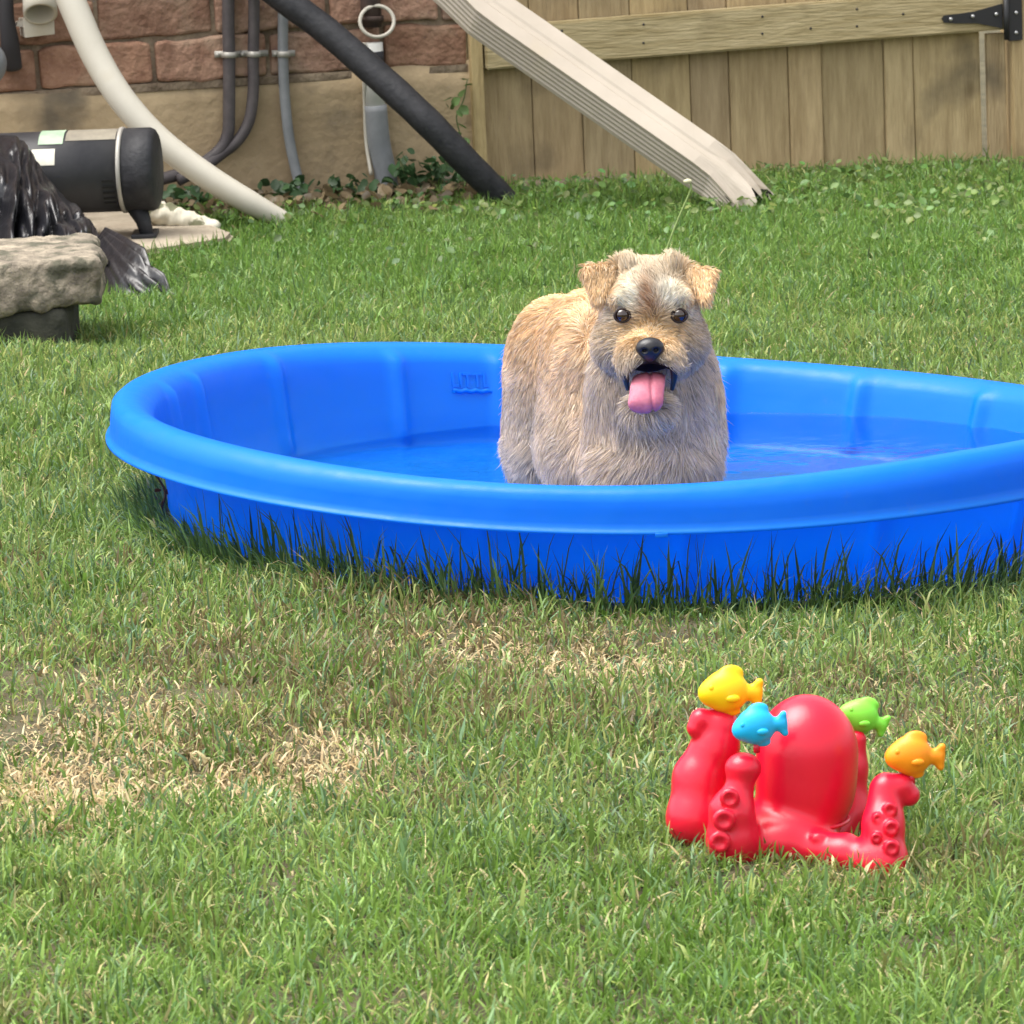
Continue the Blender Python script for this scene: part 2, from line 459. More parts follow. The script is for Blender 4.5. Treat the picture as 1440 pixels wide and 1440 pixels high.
# ================================================================== SETTING
def nonuni(a, b, fine_a, fine_b, step, coarse):
    return np.unique(np.concatenate([np.arange(a, fine_a, coarse), np.arange(fine_a, fine_b, step), np.arange(fine_b, b + coarse, coarse)]))
gx = nonuni(-80, 80, -3, 3, 0.06, 4.0); gy = nonuni(-40, 120, 3, 12.6, 0.06, 4.0)
GX, GY = np.meshgrid(gx, gy)
GZ = ground_z(GX, GY) + (noise2(GX, GY, 6) - .5) * 0.012
V = np.stack([GX, GY, GZ], -1).reshape(-1, 3)
nx = len(gx)
ii = np.arange((len(gy) - 1) * nx).reshape(-1, nx)[:, :-1].ravel()
F = np.stack([ii, ii + 1, ii + 1 + nx, ii + nx], 1)
tag(link('lawn_ground', mesh_np(V, F), m_soil), 'dark soil of the lawn beneath the grass', 'ground', kind='structure')

# ---- house: brick courses above a parged foundation
s_cor, _ = wall_s(657, 100)
z_br = 0.2705
house = empty('brick_house', wpt(s_cor - 1.6, 0, 0), 'red brick house wall with tan parged foundation, behind the pump', 'house')
ch = 0.0985
mb = MB()
mb.add(*box((-3.4, -0.02, z_br - 0.004), (s_cor - 0.008, 0.0, 2.7), WF), m=1)
s_ref, _ = wall_s(217, 122)
BL = wall_s(378, 112)[0] - s_ref
brs = random.Random(3)
for c in range(25):
    z0 = z_br + c * ch + 0.007; z1 = z_br + (c + 1) * ch - 0.003
    off = s_ref if c % 2 == 0 else s_ref - BL * 0.47
    k0 = -16
    for k in range(k0, 20):
        a = off + k * BL + 0.005; b_ = a + BL - 0.010
        if a > s_cor - 0.03 or b_ < -3.4: continue
        b_ = min(b_, s_cor)
        tone = brs.uniform(0.78, 1.18); rd = brs.uniform(-.05, .05)
        d1 = 0.012 + brs.uniform(-0.002, 0.003)
        near = c < 4 and -1.6 < a
        bm = bmesh.new(); bmesh.ops.create_cube(bm, size=1)
        for v in bm.verts:
            v.co = Vector([a + (v.co.x + .5) * (b_ - a), -0.015 + (v.co.y + .5) * (d1 + 0.015), z0 + (v.co.z + .5) * (z1 - z0)])
        if near:
            bmesh.ops.subdivide_edges(bm, edges=[e for e in bm.edges if abs(e.verts[0].co.x - e.verts[1].co.x) > .05], cuts=9, use_grid_fill=True)
            bmesh.ops.bevel(bm, geom=[e for e in bm.edges if e.calc_face_angle(0) > 0.5], offset=0.007, segments=2, affect='EDGES', profile=0.5)
            for v in bm.verts:
                n_ = noise3(np.array([v.co.x + c * 3, v.co.y, v.co.z]), 38)
                n2_ = noise3(np.array([v.co.x + c * 3, v.co.y, v.co.z]), 16, 3)
                v.co.z += (n_ - .5) * 0.010 + (n2_ - .5) * 0.008; v.co.y += (n_ - .5) * 0.004; v.co.x += (n2_ - .5) * 0.006
        else:
            bmesh.ops.bevel(bm, geom=list(bm.edges), offset=0.005, segments=1, affect='EDGES')
        bm.verts.index_update()
        Vb = [WG + WT * v.co.x + WN * v.co.y + np.array([0, 0, v.co.z]) for v in bm.verts]
        mb.add(Vb, [tuple(v.index for v in f.verts) for f in bm.faces], c=(tone + rd, tone, tone - rd), m=0)
        bm.free()
link('brick_wall', fixn(mb.mesh()), [m_brick, m_mortar], house, smooth=False)
# foundation with slightly uneven face and a ragged parged lip
ns, nzz = 180, 14
def fp(i, j):
    s = -3.4 + (s_cor + 0.006 + 3.4) * i / (ns - 1); z = -0.3 + (z_br + 0.001 + 0.3) * j / (nzz - 1)
    bulge = 0.005 * noise2(s, z, 7) + 0.006 * noise2(s, z, 2.3, 3)
    if j == nzz - 1: z += 0.012 * (noise2(s, 0, 22) - .4) + (0.03 * float(sstep(-0.35, -0.05, s)) * noise2(s, 3, 14))
    return wpt(s, 0.004 + bulge, z)
V, F = grid_mesh(fp, ns, nzz)
n0 = len(V)
back = np.array([wpt(-3.4 + (s_cor + 3.4) * i / (ns - 1), -0.03, V[(nzz - 1) * ns + i][2]) for i in range(ns)])
V = np.vstack([V, back])
F = np.vstack([F, [((nzz - 1) * ns + i, (nzz - 1) * ns + i + 1, n0 + i + 1, n0 + i) for i in range(ns - 1)]])
link('foundation', mesh_np(V, F), m_found, house)
# thin smear of mortar in a shelf below the first course
mb = MB(); mb.add(*box((-3.4, -0.02, z_br - 0.012), (s_cor, 0.010, z_br + 0.006), WF, 0.002))
link('mortar_lip', fixn(mb.mesh()), m_mortar, house)

# ---- wooden gate beside the house
def ws(px, py): return wall_s(px, py)
gate = empty('wooden_gate', wpt(0.6, 0, 0), 'weathered wooden garden gate with pale rail, right of the house corner', 'gate')
seams = [ws(p, 180)[0] for p in (681.5, 752, 822, 893, 975, 1030, 1113, 1160, 1248, 1289, 1384)]
mb = MB(); br = random.Random(11)
for i in range(len(seams) - 1):
    a, b_ = seams[i] + 0.0006, seams[i + 1] - 0.0006
    tone = br.uniform(0.84, 1.10)
    dd = -0.012 + br.uniform(-0.004, 0.004)
    zb = ws((720 + 1384) / 2, 245)[1] + br.uniform(-.004, .004)
    zb = 0.005 - 0.022 * i / 10
    mb.add(*box((a, dd - 0.018, zb), (b_, dd, 1.75 + br.uniform(-.01, .01)), WF, 0.0045), c=(tone, tone * br.uniform(.97, 1.02), tone * br.uniform(.92, 1.03)))
link('board_panel', fixn(mb.mesh()), m_wood, gate, smooth=False)
def rail(pa, pb, hgt, name='rail'):
    (sa, za), (sb, zb) = ws(*pa), ws(*pb)
    n = 2
    mbr = MB()
    Vb, Fb = box((0, -0.008, 0), (1, 0.030, 1), None, 0)
    bm = bmesh.new(); vs = [bm.verts.new(Vector(v)) for v in Vb]; [bm.faces.new([vs[i] for i in f]) for f in Fb]
    for v in bm.verts:
        t = v.co.x
        v.co = Vector((sa + (sb - sa) * t, v.co.y, za + (zb - za) * t + v.co.z * hgt))
    bmesh.ops.bevel(bm, geom=list(bm.edges), offset=0.004, segments=2, affect='EDGES')
    bm.verts.index_update()
    mbr.add([WG + WT * v.co.x + WN * v.co.y + np.array([0, 0, v.co.z]) for v in bm.verts], [tuple(v.index for v in f.verts) for f in bm.faces]); bm.free()
    return link(name, fixn(mbr.mesh()), m_wood_h, gate, smooth=False)
rail((679, 97), (1412, 40), 0.092)
sa = ws(679, 97)[0]; 
mb = MB(); mb.add(*box((sa, -0.008, 1.45), (ws(1412, 40)[0], 0.030, 1.54), WF, 0.004))
link('rail', fixn(mb.mesh()), m_wood_h, gate, smooth=False)
mb = MB(); s0, s1 = ws(1388, 150)[0], ws(1414, 150)[0]
mb.add(*box((s0, -0.008, -0.02), (s1, 0.010, ws(1400, 46)[1]), WF, 0.003))
link('stile', fixn(mb.mesh()), m_wood, gate, smooth=False)
mb = MB(); mb.add(*box((s0, -0.008, ws(1400, 46)[1] + 0.097), (s1, 0.026, 1.448), WF, 0.003))
link('stile', fixn(mb.mesh()), m_wood, gate, smooth=False)
for (px, dy) in ((790, 18), (790, 44), (905, 18), (905, 44), (1072, 18), (1072, 42), (1140, 20), (1205, 18), (1205, 42), (1270, 30)):
    yb = 96 - (px - 680) * .0785
    mb = MB(); q_ = on_wall(px, yb - dy, .030); mb.add(*tube([q_, q_ + WN * .0012], .0028, 8)); link('nail', fixn(mb.mesh()), m_iron, gate)
# corner post against the house
mb = MB(); mb.add(*box((ws(661, 180)[0] + .002, -0.03, -0.1), (ws(680, 180)[0] - .001, 0.028, 1.8), WF, 0.003), c=(1.08, 1.08, .95))
pst = link('gate_post', fixn(mb.mesh()), m_wood, None, smooth=False, loc=wpt(ws(670, 180)[0], 0, 0))
tag(pst, 'narrow wooden post at the brick house corner, left of the gate', 'post')
mb = MB(); mb.add(*box((ws(1419, 150)[0], -0.05, -0.2), (ws(1419, 150)[0] + 0.09, 0.034, 1.85), WF, 0.004), c=(1.0, .98, .9))
pst = link('gate_post', fixn(mb.mesh()), m_wood, None, smooth=False, loc=wpt(ws(1419, 150)[0], 0, 0))
tag(pst, 'wooden post at the right picture edge holding the black gate hinge', 'post')
# fence going on beyond the frame
mb = MB(); s = ws(1419, 150)[0] + 0.095
for k in range(14):
    tone = br.uniform(.85, 1.1)
    mb.add(*box((s, -0.03, -0.05), (s + 0.138, -0.012, 1.75), WF, 0.0025), c=(tone,) * 3); s += 0.142
fe = link('wooden_fence', fixn(mb.mesh()), m_wood, None, smooth=False, loc=wpt(ws(1419, 150)[0] + 0.095, 0, 0))
tag(fe, 'plain wooden board fence running on beyond the right gate post', 'fence')
# earth-stained threshold board below the gate
(sa, za) = ws(735, 262)
mb = MB()
n = 60
def th(i, j):
    s = sa + (ws(1400, 230)[0] - sa) * i / (n - 1)
    zt = 0.012 - 0.03 * i / (n - 1) + 0.008 * noise2(s, 0, 9)
    prof = [(-.03, zt), (0.012, zt), (0.02, zt - 0.006), (0.022, -0.12)]
    d, z = prof[j]; d += 0.008 * noise2(s, j, 12)
    return wpt(s, d, z)
V, F = grid_mesh(th, n, 4)
th_o = link('threshold_board', mesh_np(V, F), mat('stained_sill', (0.13, 0.10, 0.07), (0.24, 0.19, 0.13), scale=12, rough=0.95, bump=.6), None, loc=wpt(sa, 0, 0))
tag(th_o, 'earth stained brown sill board at the foot of the gate', 'sill')
# hinge
hng = empty('strap_hinge', on_wall(1420, 20, 0.032), 'black iron strap hinge bolted on the pale gate rail', 'hinge')
def plate(pts, d0, d1, bev=0.0008):
    bm = bmesh.new()
    f = bm.faces.new([bm.verts.new(Vector(((on_wall(*p, d1) - WG) @ WT, on_wall(*p, d1)[2], 0))) for p in pts])
    r_ = bmesh.ops.extrude_face_region(bm, geom=[f])
    for g in r_['geom']:
        if isinstance(g, bmesh.types.BMVert): g.co.z = 1
    bm.verts.index_update()
    V_ = [wpt(v.co.x, d0 + (d1 - d0) * v.co.z, v.co.y) for v in bm.verts]; F_ = [tuple(v.index for v in f.verts) for f in bm.faces]; bm.free()
    return V_, F_
mb = MB(); mb.add(*plate([(1325, 26), (1328, 22), (1345, 20), (1372, 16), (1410, 5), (1410, 40), (1375, 33), (1345, 33), (1328, 32)], 0.031, 0.036))
link('strap', fixn(mb.mesh()), m_iron, hng, smooth=False)
mb = MB(); mb.add(*plate([(1419, -8), (1437, -9), (1438, 56), (1419, 58)], 0.034, 0.039))
link('leaf_plate', fixn(mb.mesh()), m_iron, hng, smooth=False)
mb = MB(); mb.add(*tube([on_wall(1414.5, -6, .040), on_wall(1415, 26, .040), on_wall(1416, 56, .040)], 0.0065, 12)); link('hinge_knuckle', fixn(mb.mesh()), m_iron, hng)
for (px, py) in ((1337, 27), (1368, 23), (1401, 20), (1429, 18), (1429, 46)):
    mb = MB(); mb.add(*tube([on_wall(px, py, .034), on_wall(px, py, .041), on_wall(px, py, .0425)], [.0045, .0045, .002], 10)); link('bolt', fixn(mb.mesh()), m_bolt, hng)

# ---- conduits and pipes on the house wall
def ell(o): return o
cd = empty('cable_conduit', on_wall(322, 250, .02), 'pair of dark grey conduits clamped to bricks, bending left at the foundation', 'conduit')
W = on_wall
mb = MB(); mb.add(*tube(catmull([W(321, -40, .03), W(321, 30, .03), W(322, 80, .03), W(322, 150, .03), W(320, 190, .03), W(305, 215, .035), W(270, 238, .04), W(225, 252, .05), W(180, 256, .06)], 8), .0135, 16))
link('pipe', fixn(mb.mesh()), m_cond, cd)
mb = MB(); mb.add(*tube(catmull([W(357, -40, .03), W(357, 30, .03), W(356, 80, .03), W(356, 130, .03), W(350, 170, .03), W(334, 198, .032), W(312, 216, .035), W(285, 236, .05), W(250, 254, .06)], 8), .0125, 16))
link('pipe', fixn(mb.mesh()), m_cond, cd)
def clamp(px, py, r_, par, w_=20):
    mb = MB(); a, b_ = W(px, py - 4, .03), W(px, py + 4, .03)
    mb.add(*tube([a, b_], r_ + .003, 16))
    mb.add(*plate([(px - w_, py - 5), (px + w_, py - 5.5), (px + w_, py + 3), (px - w_, py + 4)], .014, .020))
    mb.add(*tube([W(px - w_ + 4, py, .018), W(px - w_ + 4, py, .026)], .005, 8))
    link('clamp', fixn(mb.mesh()), m_clamp, par)
clamp(322, 77, .0135, cd); clamp(357, 76, .0125, cd)
c3 = empty('wall_pipe', on_wall(420, 262, .02), 'thin grey pipe with one clamp, curving down into weeds between two thicker pipes', 'pipe')
mb = MB(); mb.add(*tube(catmull([W(398, -40, .028), W(398, 20, .028), W(398, 75, .028), W(400, 130, .028), W(406, 190, .03), W(416, 240, .035), W(424, 268, .04)], 8), .0115, 16))
link('pipe', fixn(mb.mesh()), m_grey, c3); clamp(399, 76, .0115, c3, 16)
c4 = empty('drain_riser', on_wall(545, 275, .03), 'thick grey riser pipe with white band, behind the black hose', 'pipe')
mb = MB(); mb.add(*tube(catmull([W(528, 148, .035), W(533, 200, .035), W(542, 245, .04), W(547, 290, .045)], 6), .0245, 20)); link('grey_pipe', fixn(mb.mesh()), m_grey, c4)
mb = MB(); mb.add(*tube([W(524, 60, .035), W(526, 100, .035), W(528, 156, .035)], .0215, 20)); link('white_pipe', fixn(mb.mesh()), mat('white_pvc', (.62, .62, .58), rough=.5), c4)
mb = MB(); mb.add(*tube([W(524, 72, .035), W(525, 92, .035)], .0245, 20)); mb.add(*tube([W(525, 82, .06), W(534, 84, .062)], .006, 10)); link('pipe_clamp', fixn(mb.mesh()), m_hose, c4)
mb = MB(); mb.add(*tube([W(521, -40, .035), W(521, 0, .035), W(522, 38, .035)], [.021, .022, .023], 20)); mb.add(*tube([W(522, 22, .035), W(522, 30, .035)], .027, 20)); link('brown_sleeve', fixn(mb.mesh()), mat('rusty_sleeve', (.035, .024, .02), (.08, .05, .038), scale=20, rough=.8), c4)
wl = empty('looped_wire', on_wall(520, 240, .03), 'pale wire looped round the brown sleeve and hanging beside the riser', 'wire')
lp = [W(527 + 24 * math.cos(t) + 3, 30 + 22 * math.sin(t), .065 + .012 * math.sin(t)) for t in np.linspace(-2.3, 4.0, 30)]
mb = MB(); mb.add(*tube(lp, .0042, 8)); link('wire_loop', fixn(mb.mesh()), m_pvc, wl)
mb = MB(); mb.add(*tube(catmull([W(512, 60, .05), W(512, 110, .045), W(513, 150, .03), W(515, 200, .03), W(522, 246, .05)], 8), .0040, 8)); link('wire_end', fixn(mb.mesh()), m_pvc, wl)

# vent outlet, upper left
vt = empty('drain_outlet', on_wall(50, 50, .02), 'cream plastic pipe outlet opening over a bracket, top left on the brick', 'outlet')
p0 = W(56, 4, .10); ax = (-0.08 * WT + 0.50 * WN + np.array([0, 0, -.55])); ax /= np.linalg.norm(ax)
mb = MB(); mb.add(*tube([W(54, -60, .06), W(55, -30, .07), p0, p0 + ax * .03], .036, 24, hollow=.006)); link('outlet_pipe', fixn(mb.mesh()), m_pvc, vt)
mb = MB(); mb.add(*plate([(33, 28), (76, 26), (77, 48), (36, 53)], .0, .085)); link('bracket', fixn(mb.mesh()), m_pvc, vt, smooth=False)
mb = MB(); mb.add(*plate([(24, 32), (36, 28), (36, 38), (23, 37)], .03, .06)); link('bracket_lug', fixn(mb.mesh()), m_pvc, vt, smooth=False)
mb = MB(); mb.add(*tube(catmull([W(8, -40, .06), W(9, 20, .06), W(14, 60, .05), W(18, 95, .03)], 6), [.016, .016, .02, .02], 14)); 
dk = link('down_cable', fixn(mb.mesh()), mat('dark_rubber', (.035, .033, .036), rough=.7), None, loc=W(8, 60, .06)); tag(dk, 'dark rubber pipe running down the bricks at the left picture edge', 'pipe')
# grey rounded housing peeping in at the left edge
def gh(P): return s_ell(P, W(-32, 90, .16), (.062, .055, .055))
c_ = W(-32, 90, .16); V, F = surfnet(gh, c_ - .075, c_ + .075, .006)
g_ = link('filter_housing', mesh_np(V, F), m_grey, None, loc=c_ - np.array([0, 0, .055])); tag(g_, 'rounded grey housing cut off by the left picture edge', 'housing')
mb = MB(); mb.add(*tube([c_, c_ - WN * .16], .02, 12)); link('mounting_stub', fixn(mb.mesh()), m_grey, g_).location = (0, 0, 0)

# ---- white and black hoses down to the lawn
yA = 11.15
pts = [(60, -110, 11.1), (84, -40, 11.1), (106, 15, 11.08), (135, 80, 11.05), (172, 140, 11.02), (222, 195, 11.0), (285, 244, 10.98), (350, 284, 10.97), (402, 311, 10.98)]
P_ = catmull([at_y(*p) for p in pts], 8)
mb = MB(); mb.add(*tube(P_, [.030, .030, .030, .0295, .0285, .0275, .027, .025, .018], 24, hollow=.004)); o = link('cream_hose', fixn(mb.mesh()), m_pvc, None, loc=P_[-1])
tag(o, 'wide cream plastic pipe curving down from top left onto the weeds', 'pipe')
pts = [(330, -60, 11.35), (385, -12, 11.33), (455, 40, 11.3), (530, 105, 11.25), (600, 170, 11.2), (660, 232, 11.2), (700, 272, 11.22), (716, 290, 11.23)]
P_ = catmull([at_y(*p) for p in pts], 8)
mb = MB(); mb.add(*tube(P_, [.030, .030, .030, .031, .031, .030, .029, .028], 24, mod=lambda u_, t: 1 + .012 * math.sin(u_ * 420))); o = link('black_hose', fixn(mb.mesh()), m_hose, None, loc=P_[-1])
tag(o, 'thick black hose slanting down across the foundation to the weeds', 'hose')

# ---- downspout: rectangular, crushed open end on the lawn
def spout():
    root = empty('downspout', on_ground(1040, 292), 'beige ribbed metal downspout slanting across the gate, crushed open end on grass', 'downspout')
    C0 = at_y(600, -60, 11.22); C1 = at_y(683, 18, 11.15); C2 = at_y(1010, 246, 10.96); C3 = at_y(1056, 289, 10.92)
    path = [C0, at_y(650, -14, 11.18)] + [C1 + (C2 - C1) * t for t in np.linspace(0, 1, 14)] + [C2 + (C3 - C2) * t for t in (.35, .7, 1.0)]
    A, B = .086, .076
    V, F = [], []
    sec = []
    nA, nB = 16, 24
    for k in range(nA): sec.append((-A / 2 + A * k / nA, B / 2, 'top', k / nA))
    for k in range(nB): sec.append((A / 2, B / 2 - B * k / nB, 'far', k / nB))
    for k in range(nA): sec.append((A / 2 - A * k / nA, -B / 2, 'bot', k / nA))
    for k in range(nB): sec.append((-A / 2, -B / 2 + B * k / nB, 'side', k / nB))
    m_ = len(sec); n_ = len(path)
    T = np.gradient(np.array(path), axis=0)
    for i, p in enumerate(path):
        t = T[i] / np.linalg.norm(T[i])
        up = np.cross(t, [0, -1.0, 0]); up /= np.linalg.norm(up); up = up if up[2] > 0 else -up      # in picture plane, perpendicular, upwards
        tw = np.cross(t, up); tw = tw if tw[1] < 0 else -tw                                            # towards viewer
        a = math.radians(46)
        e1 = up * math.cos(a) + tw * math.sin(a)    # top face normal
        e2 = -up * math.sin(a) + tw * math.cos(a)   # side face normal (visible, lower)
        fl = max(0, (i - (n_ - 5)) / 4)            # flattening near the end
        for (x, y, nm, q) in sec:
            x2, y2 = x, y
            rib = 0.0
            if nm in ('side', 'far'):
                rib = .0032 * (1 if (q * 6) % 1 < .5 else 0) if .08 < q < .92 else 0
            if nm == 'top': y2 -= .0035 * (1 if .38 < q < .62 else 0)
            if nm in ('side',): x2 += rib
            if nm == 'far': x2 -= rib
            y2 = y2 * (1 - .45 * fl) - (.016 * fl * math.sin(q * 9) if nm == 'top' else 0)
            x2 = x2 * (1 + .10 * fl)
            end = (.012 * math.sin(q * 17 + 1) + .01 * math.sin(q * 7)) if i == n_ - 1 else 0
            # x runs along -side normal; top face normal = e1
            V.append(p + e1 * y2 + (-e2) * x2 + t * end * (1 if T[i][0] > 0 else 1))
    for i in range(n_ - 1):
        for k in range(m_):
            k2 = (k + 1) % m_
            F.append((i * m_ + k, i * m_ + k2, (i + 1) * m_ + k2, (i + 1) * m_ + k))
    # inner skin so that the open end shows thickness and a dark inside
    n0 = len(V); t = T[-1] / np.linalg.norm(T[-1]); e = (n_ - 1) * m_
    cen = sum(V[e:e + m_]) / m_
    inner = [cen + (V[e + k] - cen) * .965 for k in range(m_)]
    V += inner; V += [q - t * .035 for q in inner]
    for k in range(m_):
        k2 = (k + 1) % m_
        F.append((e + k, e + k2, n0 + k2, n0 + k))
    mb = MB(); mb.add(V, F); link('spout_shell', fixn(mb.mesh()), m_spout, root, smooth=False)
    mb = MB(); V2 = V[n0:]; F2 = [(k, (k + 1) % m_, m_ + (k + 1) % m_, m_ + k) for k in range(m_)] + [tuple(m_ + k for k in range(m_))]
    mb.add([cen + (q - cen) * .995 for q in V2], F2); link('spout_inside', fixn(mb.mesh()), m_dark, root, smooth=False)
spout()

# ---- concrete pad under the pump
pp = [on_ground(*p) for p in ((-160, 318), (-160, 392), (60, 388), (232, 366), (322, 352), (330, 344), (262, 318), (215, 300), (100, 292))]
bm = bmesh.new()
f = bm.faces.new([bm.verts.new(Vector((p[0], p[1], .0))) for p in pp])
r_ = bmesh.ops.extrude_face_region(bm, geom=[f])
for g in r_['geom']:
    if isinstance(g, bmesh.types.BMVert): g.co.z = .035
bmesh.ops.recalc_face_normals(bm, faces=bm.faces)
bmesh.ops.bevel(bm, geom=[e for e in bm.edges], offset=.008, segments=2, affect='EDGES')
for v in bm.verts: v.co.z += -.01
me = bpy.data.meshes.new('pad'); bm.to_mesh(me); bm.free()
tag(link('concrete_pad', me, m_pad, None, smooth=False), 'worn pale concrete pad on the ground under the pump motor', 'pad', kind='structure')
PADZ = .025

# ---- pump motor
yM = 10.75
def motor():
    cL = at_y(-20, 246, yM + .03); cR = at_y(205, 238, yM)
    axm = (cR - cL); L = np.linalg.norm(axm); axm /= L
    R0 = .0835
    root = empty('pump_motor', np.array([cR[0], cR[1], PADZ]), 'black cylindrical pool pump motor lying on the concrete pad beside the brick house', 'pump')
    def lathe(prof, name, m, seg=56):
        P = [cL + axm * a for a, _ in prof]
        b = np.array([0, 0, 1.0]); b -= axm * (b @ axm); b /= np.linalg.norm(b); c = np.cross(axm, b)
        V = [p + r_ * (math.cos(2 * math.pi * k / seg) * b + math.sin(2 * math.pi * k / seg) * c) for p, (_, r_) in zip(P, prof) for k in range(seg)]
        F = [(i * seg + k, i * seg + (k + 1) % seg, (i + 1) * seg + (k + 1) % seg, (i + 1) * seg + k) for i in range(len(P) - 1) for k in range(seg)]
        F += [tuple(range(seg)), tuple((len(P) - 1) * seg + k for k in range(seg))]
        mb = MB(); mb.add(V, F); o = link(name, fixn(mb.mesh()), m, root)
        o.data.polygons.foreach_set('use_smooth', np.array([len(p.vertices) < 6 for p in o.data.polygons])); return o
    xb = L - .043   # band position
    lathe([(-.05, R0 * .6), (-.05, R0), (xb - .005, R0)], 'motor_body', m_motor)
    lathe([(xb - .005, R0 * .9), (xb - .005, R0 + .0035), (xb + .003, R0 + .0035), (xb + .003, R0 * .9)], 'metal_band', m_clamp)
    lathe([(xb + .004, R0 * .8), (xb + .004, R0 + .001), (xb + .056, R0 + .001), (xb + .064, R0 - .003), (xb + .068, R0 - .010), (xb + .070, .01)], 'end_cap', m_hose)
    b = np.array([0, 0, 1.0]); b -= axm * (b @ axm); b /= np.linalg.norm(b); c = np.cross(axm, b); c = c if c[1] < 0 else -c
    def patch(a0, a1, t0, t1, name, m, off=.0015):
        V = []; n1, n2 = 6, 10
        for j in range(n2):
            for i in range(n1):
                a = a0 + (a1 - a0) * i / (n1 - 1); t = math.radians(t0 + (t1 - t0) * j / (n2 - 1))
                V.append(cL + axm * a + (R0 + off) * (math.cos(t) * b + math.sin(t) * c))
        F = [(j * n1 + i, j * n1 + i + 1, (j + 1) * n1 + i + 1, (j + 1) * n1 + i) for j in range(n2 - 1) for i in range(n1 - 1)]
        mb = MB(); mb.add(V, F); link(name, fixn(mb.mesh()), m, root)
    def ax_at(px): return (at_y(px, 240, yM) - cL) @ axm
    patch(ax_at(98), xb - .008, -40, 36, 'pale_film', m_motor_top, .0008)  # paler tan film along the shell's upper side
    patch(ax_at(60), ax_at(95), -40, 42, 'green_label', m_gsticker)
    patch(ax_at(52), ax_at(85), 50, 74, 'white_label', m_sticker)
    mb = MB()
    for k in range(5):
        t = math.radians(98 + k * 9); rad = math.cos(t) * b + math.sin(t) * c; tang = -math.sin(t) * b + math.cos(t) * c
        o_ = cL + axm * (xb - .034) + rad * (R0 - .001)
        mb.add(*box((0, -.0022, 0), (.024, .0022, .003), (o_, axm, tang, rad)))
    link('vent_slot', fixn(mb.mesh()), m_dark, root, smooth=False)
    # foot
    fc = cL + axm * (xb + .03)
    mb = MB(); zt = fc[2] - R0 + .012
    bm = bmesh.new()
    mb.add(*tube([np.array([fc[0] - .01, fc[1] - .01, zt]), np.array([fc[0] + .004, fc[1] - .02, (zt + PADZ) / 2]), np.array([fc[0] + .012, fc[1] - .03, PADZ - .002])], [.022, .016, .013], 10))
    mb.add(*box((fc[0] - .02, fc[1] - .06, PADZ - .002), (fc[0] + .03, fc[1] + .05, PADZ + .008), None, .002))
    link('motor_foot', fixn(mb.mesh()), m_hose, root)
    fc = cL + axm * .06
    mb = MB(); mb.add(*box((fc[0] - .03, fc[1] - .05, PADZ - .002), (fc[0] + .03, fc[1] + .05, fc[2] - R0 + .015), None, .004)); link('motor_foot', fixn(mb.mesh()), m_hose, root)
motor()

# ---- flaking white pipe stub on the pad
Pq = catmull([at_y(*p) for p in ((200, 292, 10.93), (232, 303, 10.92), (268, 313, 10.91), (306, 326, 10.90))], 8)
mb = MB(); mb.add(*tube(Pq, [.017, .026, .024, .022, .018], 20, mod=lambda u_, t: 1 + .16 * math.sin(u_ * 19 + 2 * t) * math.sin(3 * t + u_ * 7) + .10 * math.sin(u_ * 43 + t)))
o = link('white_pipe_stub', fixn(mb.mesh()), m_white, None, loc=Pq[1]); tag(o, 'short flaking white pipe lying on the pad under the motor end', 'pipe')

# ---- black plastic bag
bag = empty('plastic_bag', at_y(80, 335, 10.5), 'crumpled black plastic bag draped over the pump, its end trailing on the grass', 'bag')
ridge = catmull([at_y(*p) for p in ((-110, 170, 10.66), (-50, 178, 10.64), (5, 186, 10.62), (32, 194, 10.60), (48, 216, 10.57), (66, 246, 10.54), (86, 272, 10.50), (108, 290, 10.46), (128, 312, 10.36), (143, 336, 10.22), (156, 356, 10.12))], 12)
foot = catmull([at_y(*p) for p in ((-120, 352, 10.30), (-60, 352, 10.28), (5, 350, 10.24), (28, 350, 10.22), (46, 352, 10.20), (66, 354, 10.18), (84, 356, 10.15), (104, 362, 10.10), (126, 366, 10.05), (140, 372, 10.0), (150, 376, 9.98))], 12)
nu = len(ridge); nv = 34
def bagp(i, j):
    v = j / (nv - 1) * 1.25 - .25
    u_ = i / (nu - 1)
    if v < 0:  # behind the ridge
        p = ridge[i] + np.array([0, .30, -.25]) * (-v) / .25 * .8
    else:
        p = ridge[i] * (1 - v) + foot[i] * v
        p = p + np.array([0, -.05, .03]) * math.sin(v * math.pi) * (1 - u_ * .6)
    s = u_ * 9
    f1 = abs(noise2(s * 1.1 + v * 1.2, v * .8, 1.3) - .5) * 2; f2 = abs(noise2(s - v * 2, v * 1.6, 2.2, 5) - .5) * 2; f3 = noise2(s, v * 2, 4.5, 9)
    a = (math.sin(min(1, max(0, v + .1) * 2) * math.pi / 2)) * (1 - .5 * u_)
    d = (.10 * (f1 - .35) + .055 * (f2 - .35)) * a + .008 * (f3 - .5)
    return p + np.array([.25 * d, -1.0 * d, .35 * d])
V, F = grid_mesh(bagp, nu, nv)
link('bag_sheet', mesh_np(V, F), m_bag, bag, smooth=False)
ax0 = [at_y(*p) for p in ((140, 330, 10.15), (158, 352, 10.0), (176, 374, 9.93), (198, 393, 9.88), (222, 408, 9.85), (240, 418, 9.83))]
ax0 = catmull(ax0, 8); na = len(ax0)
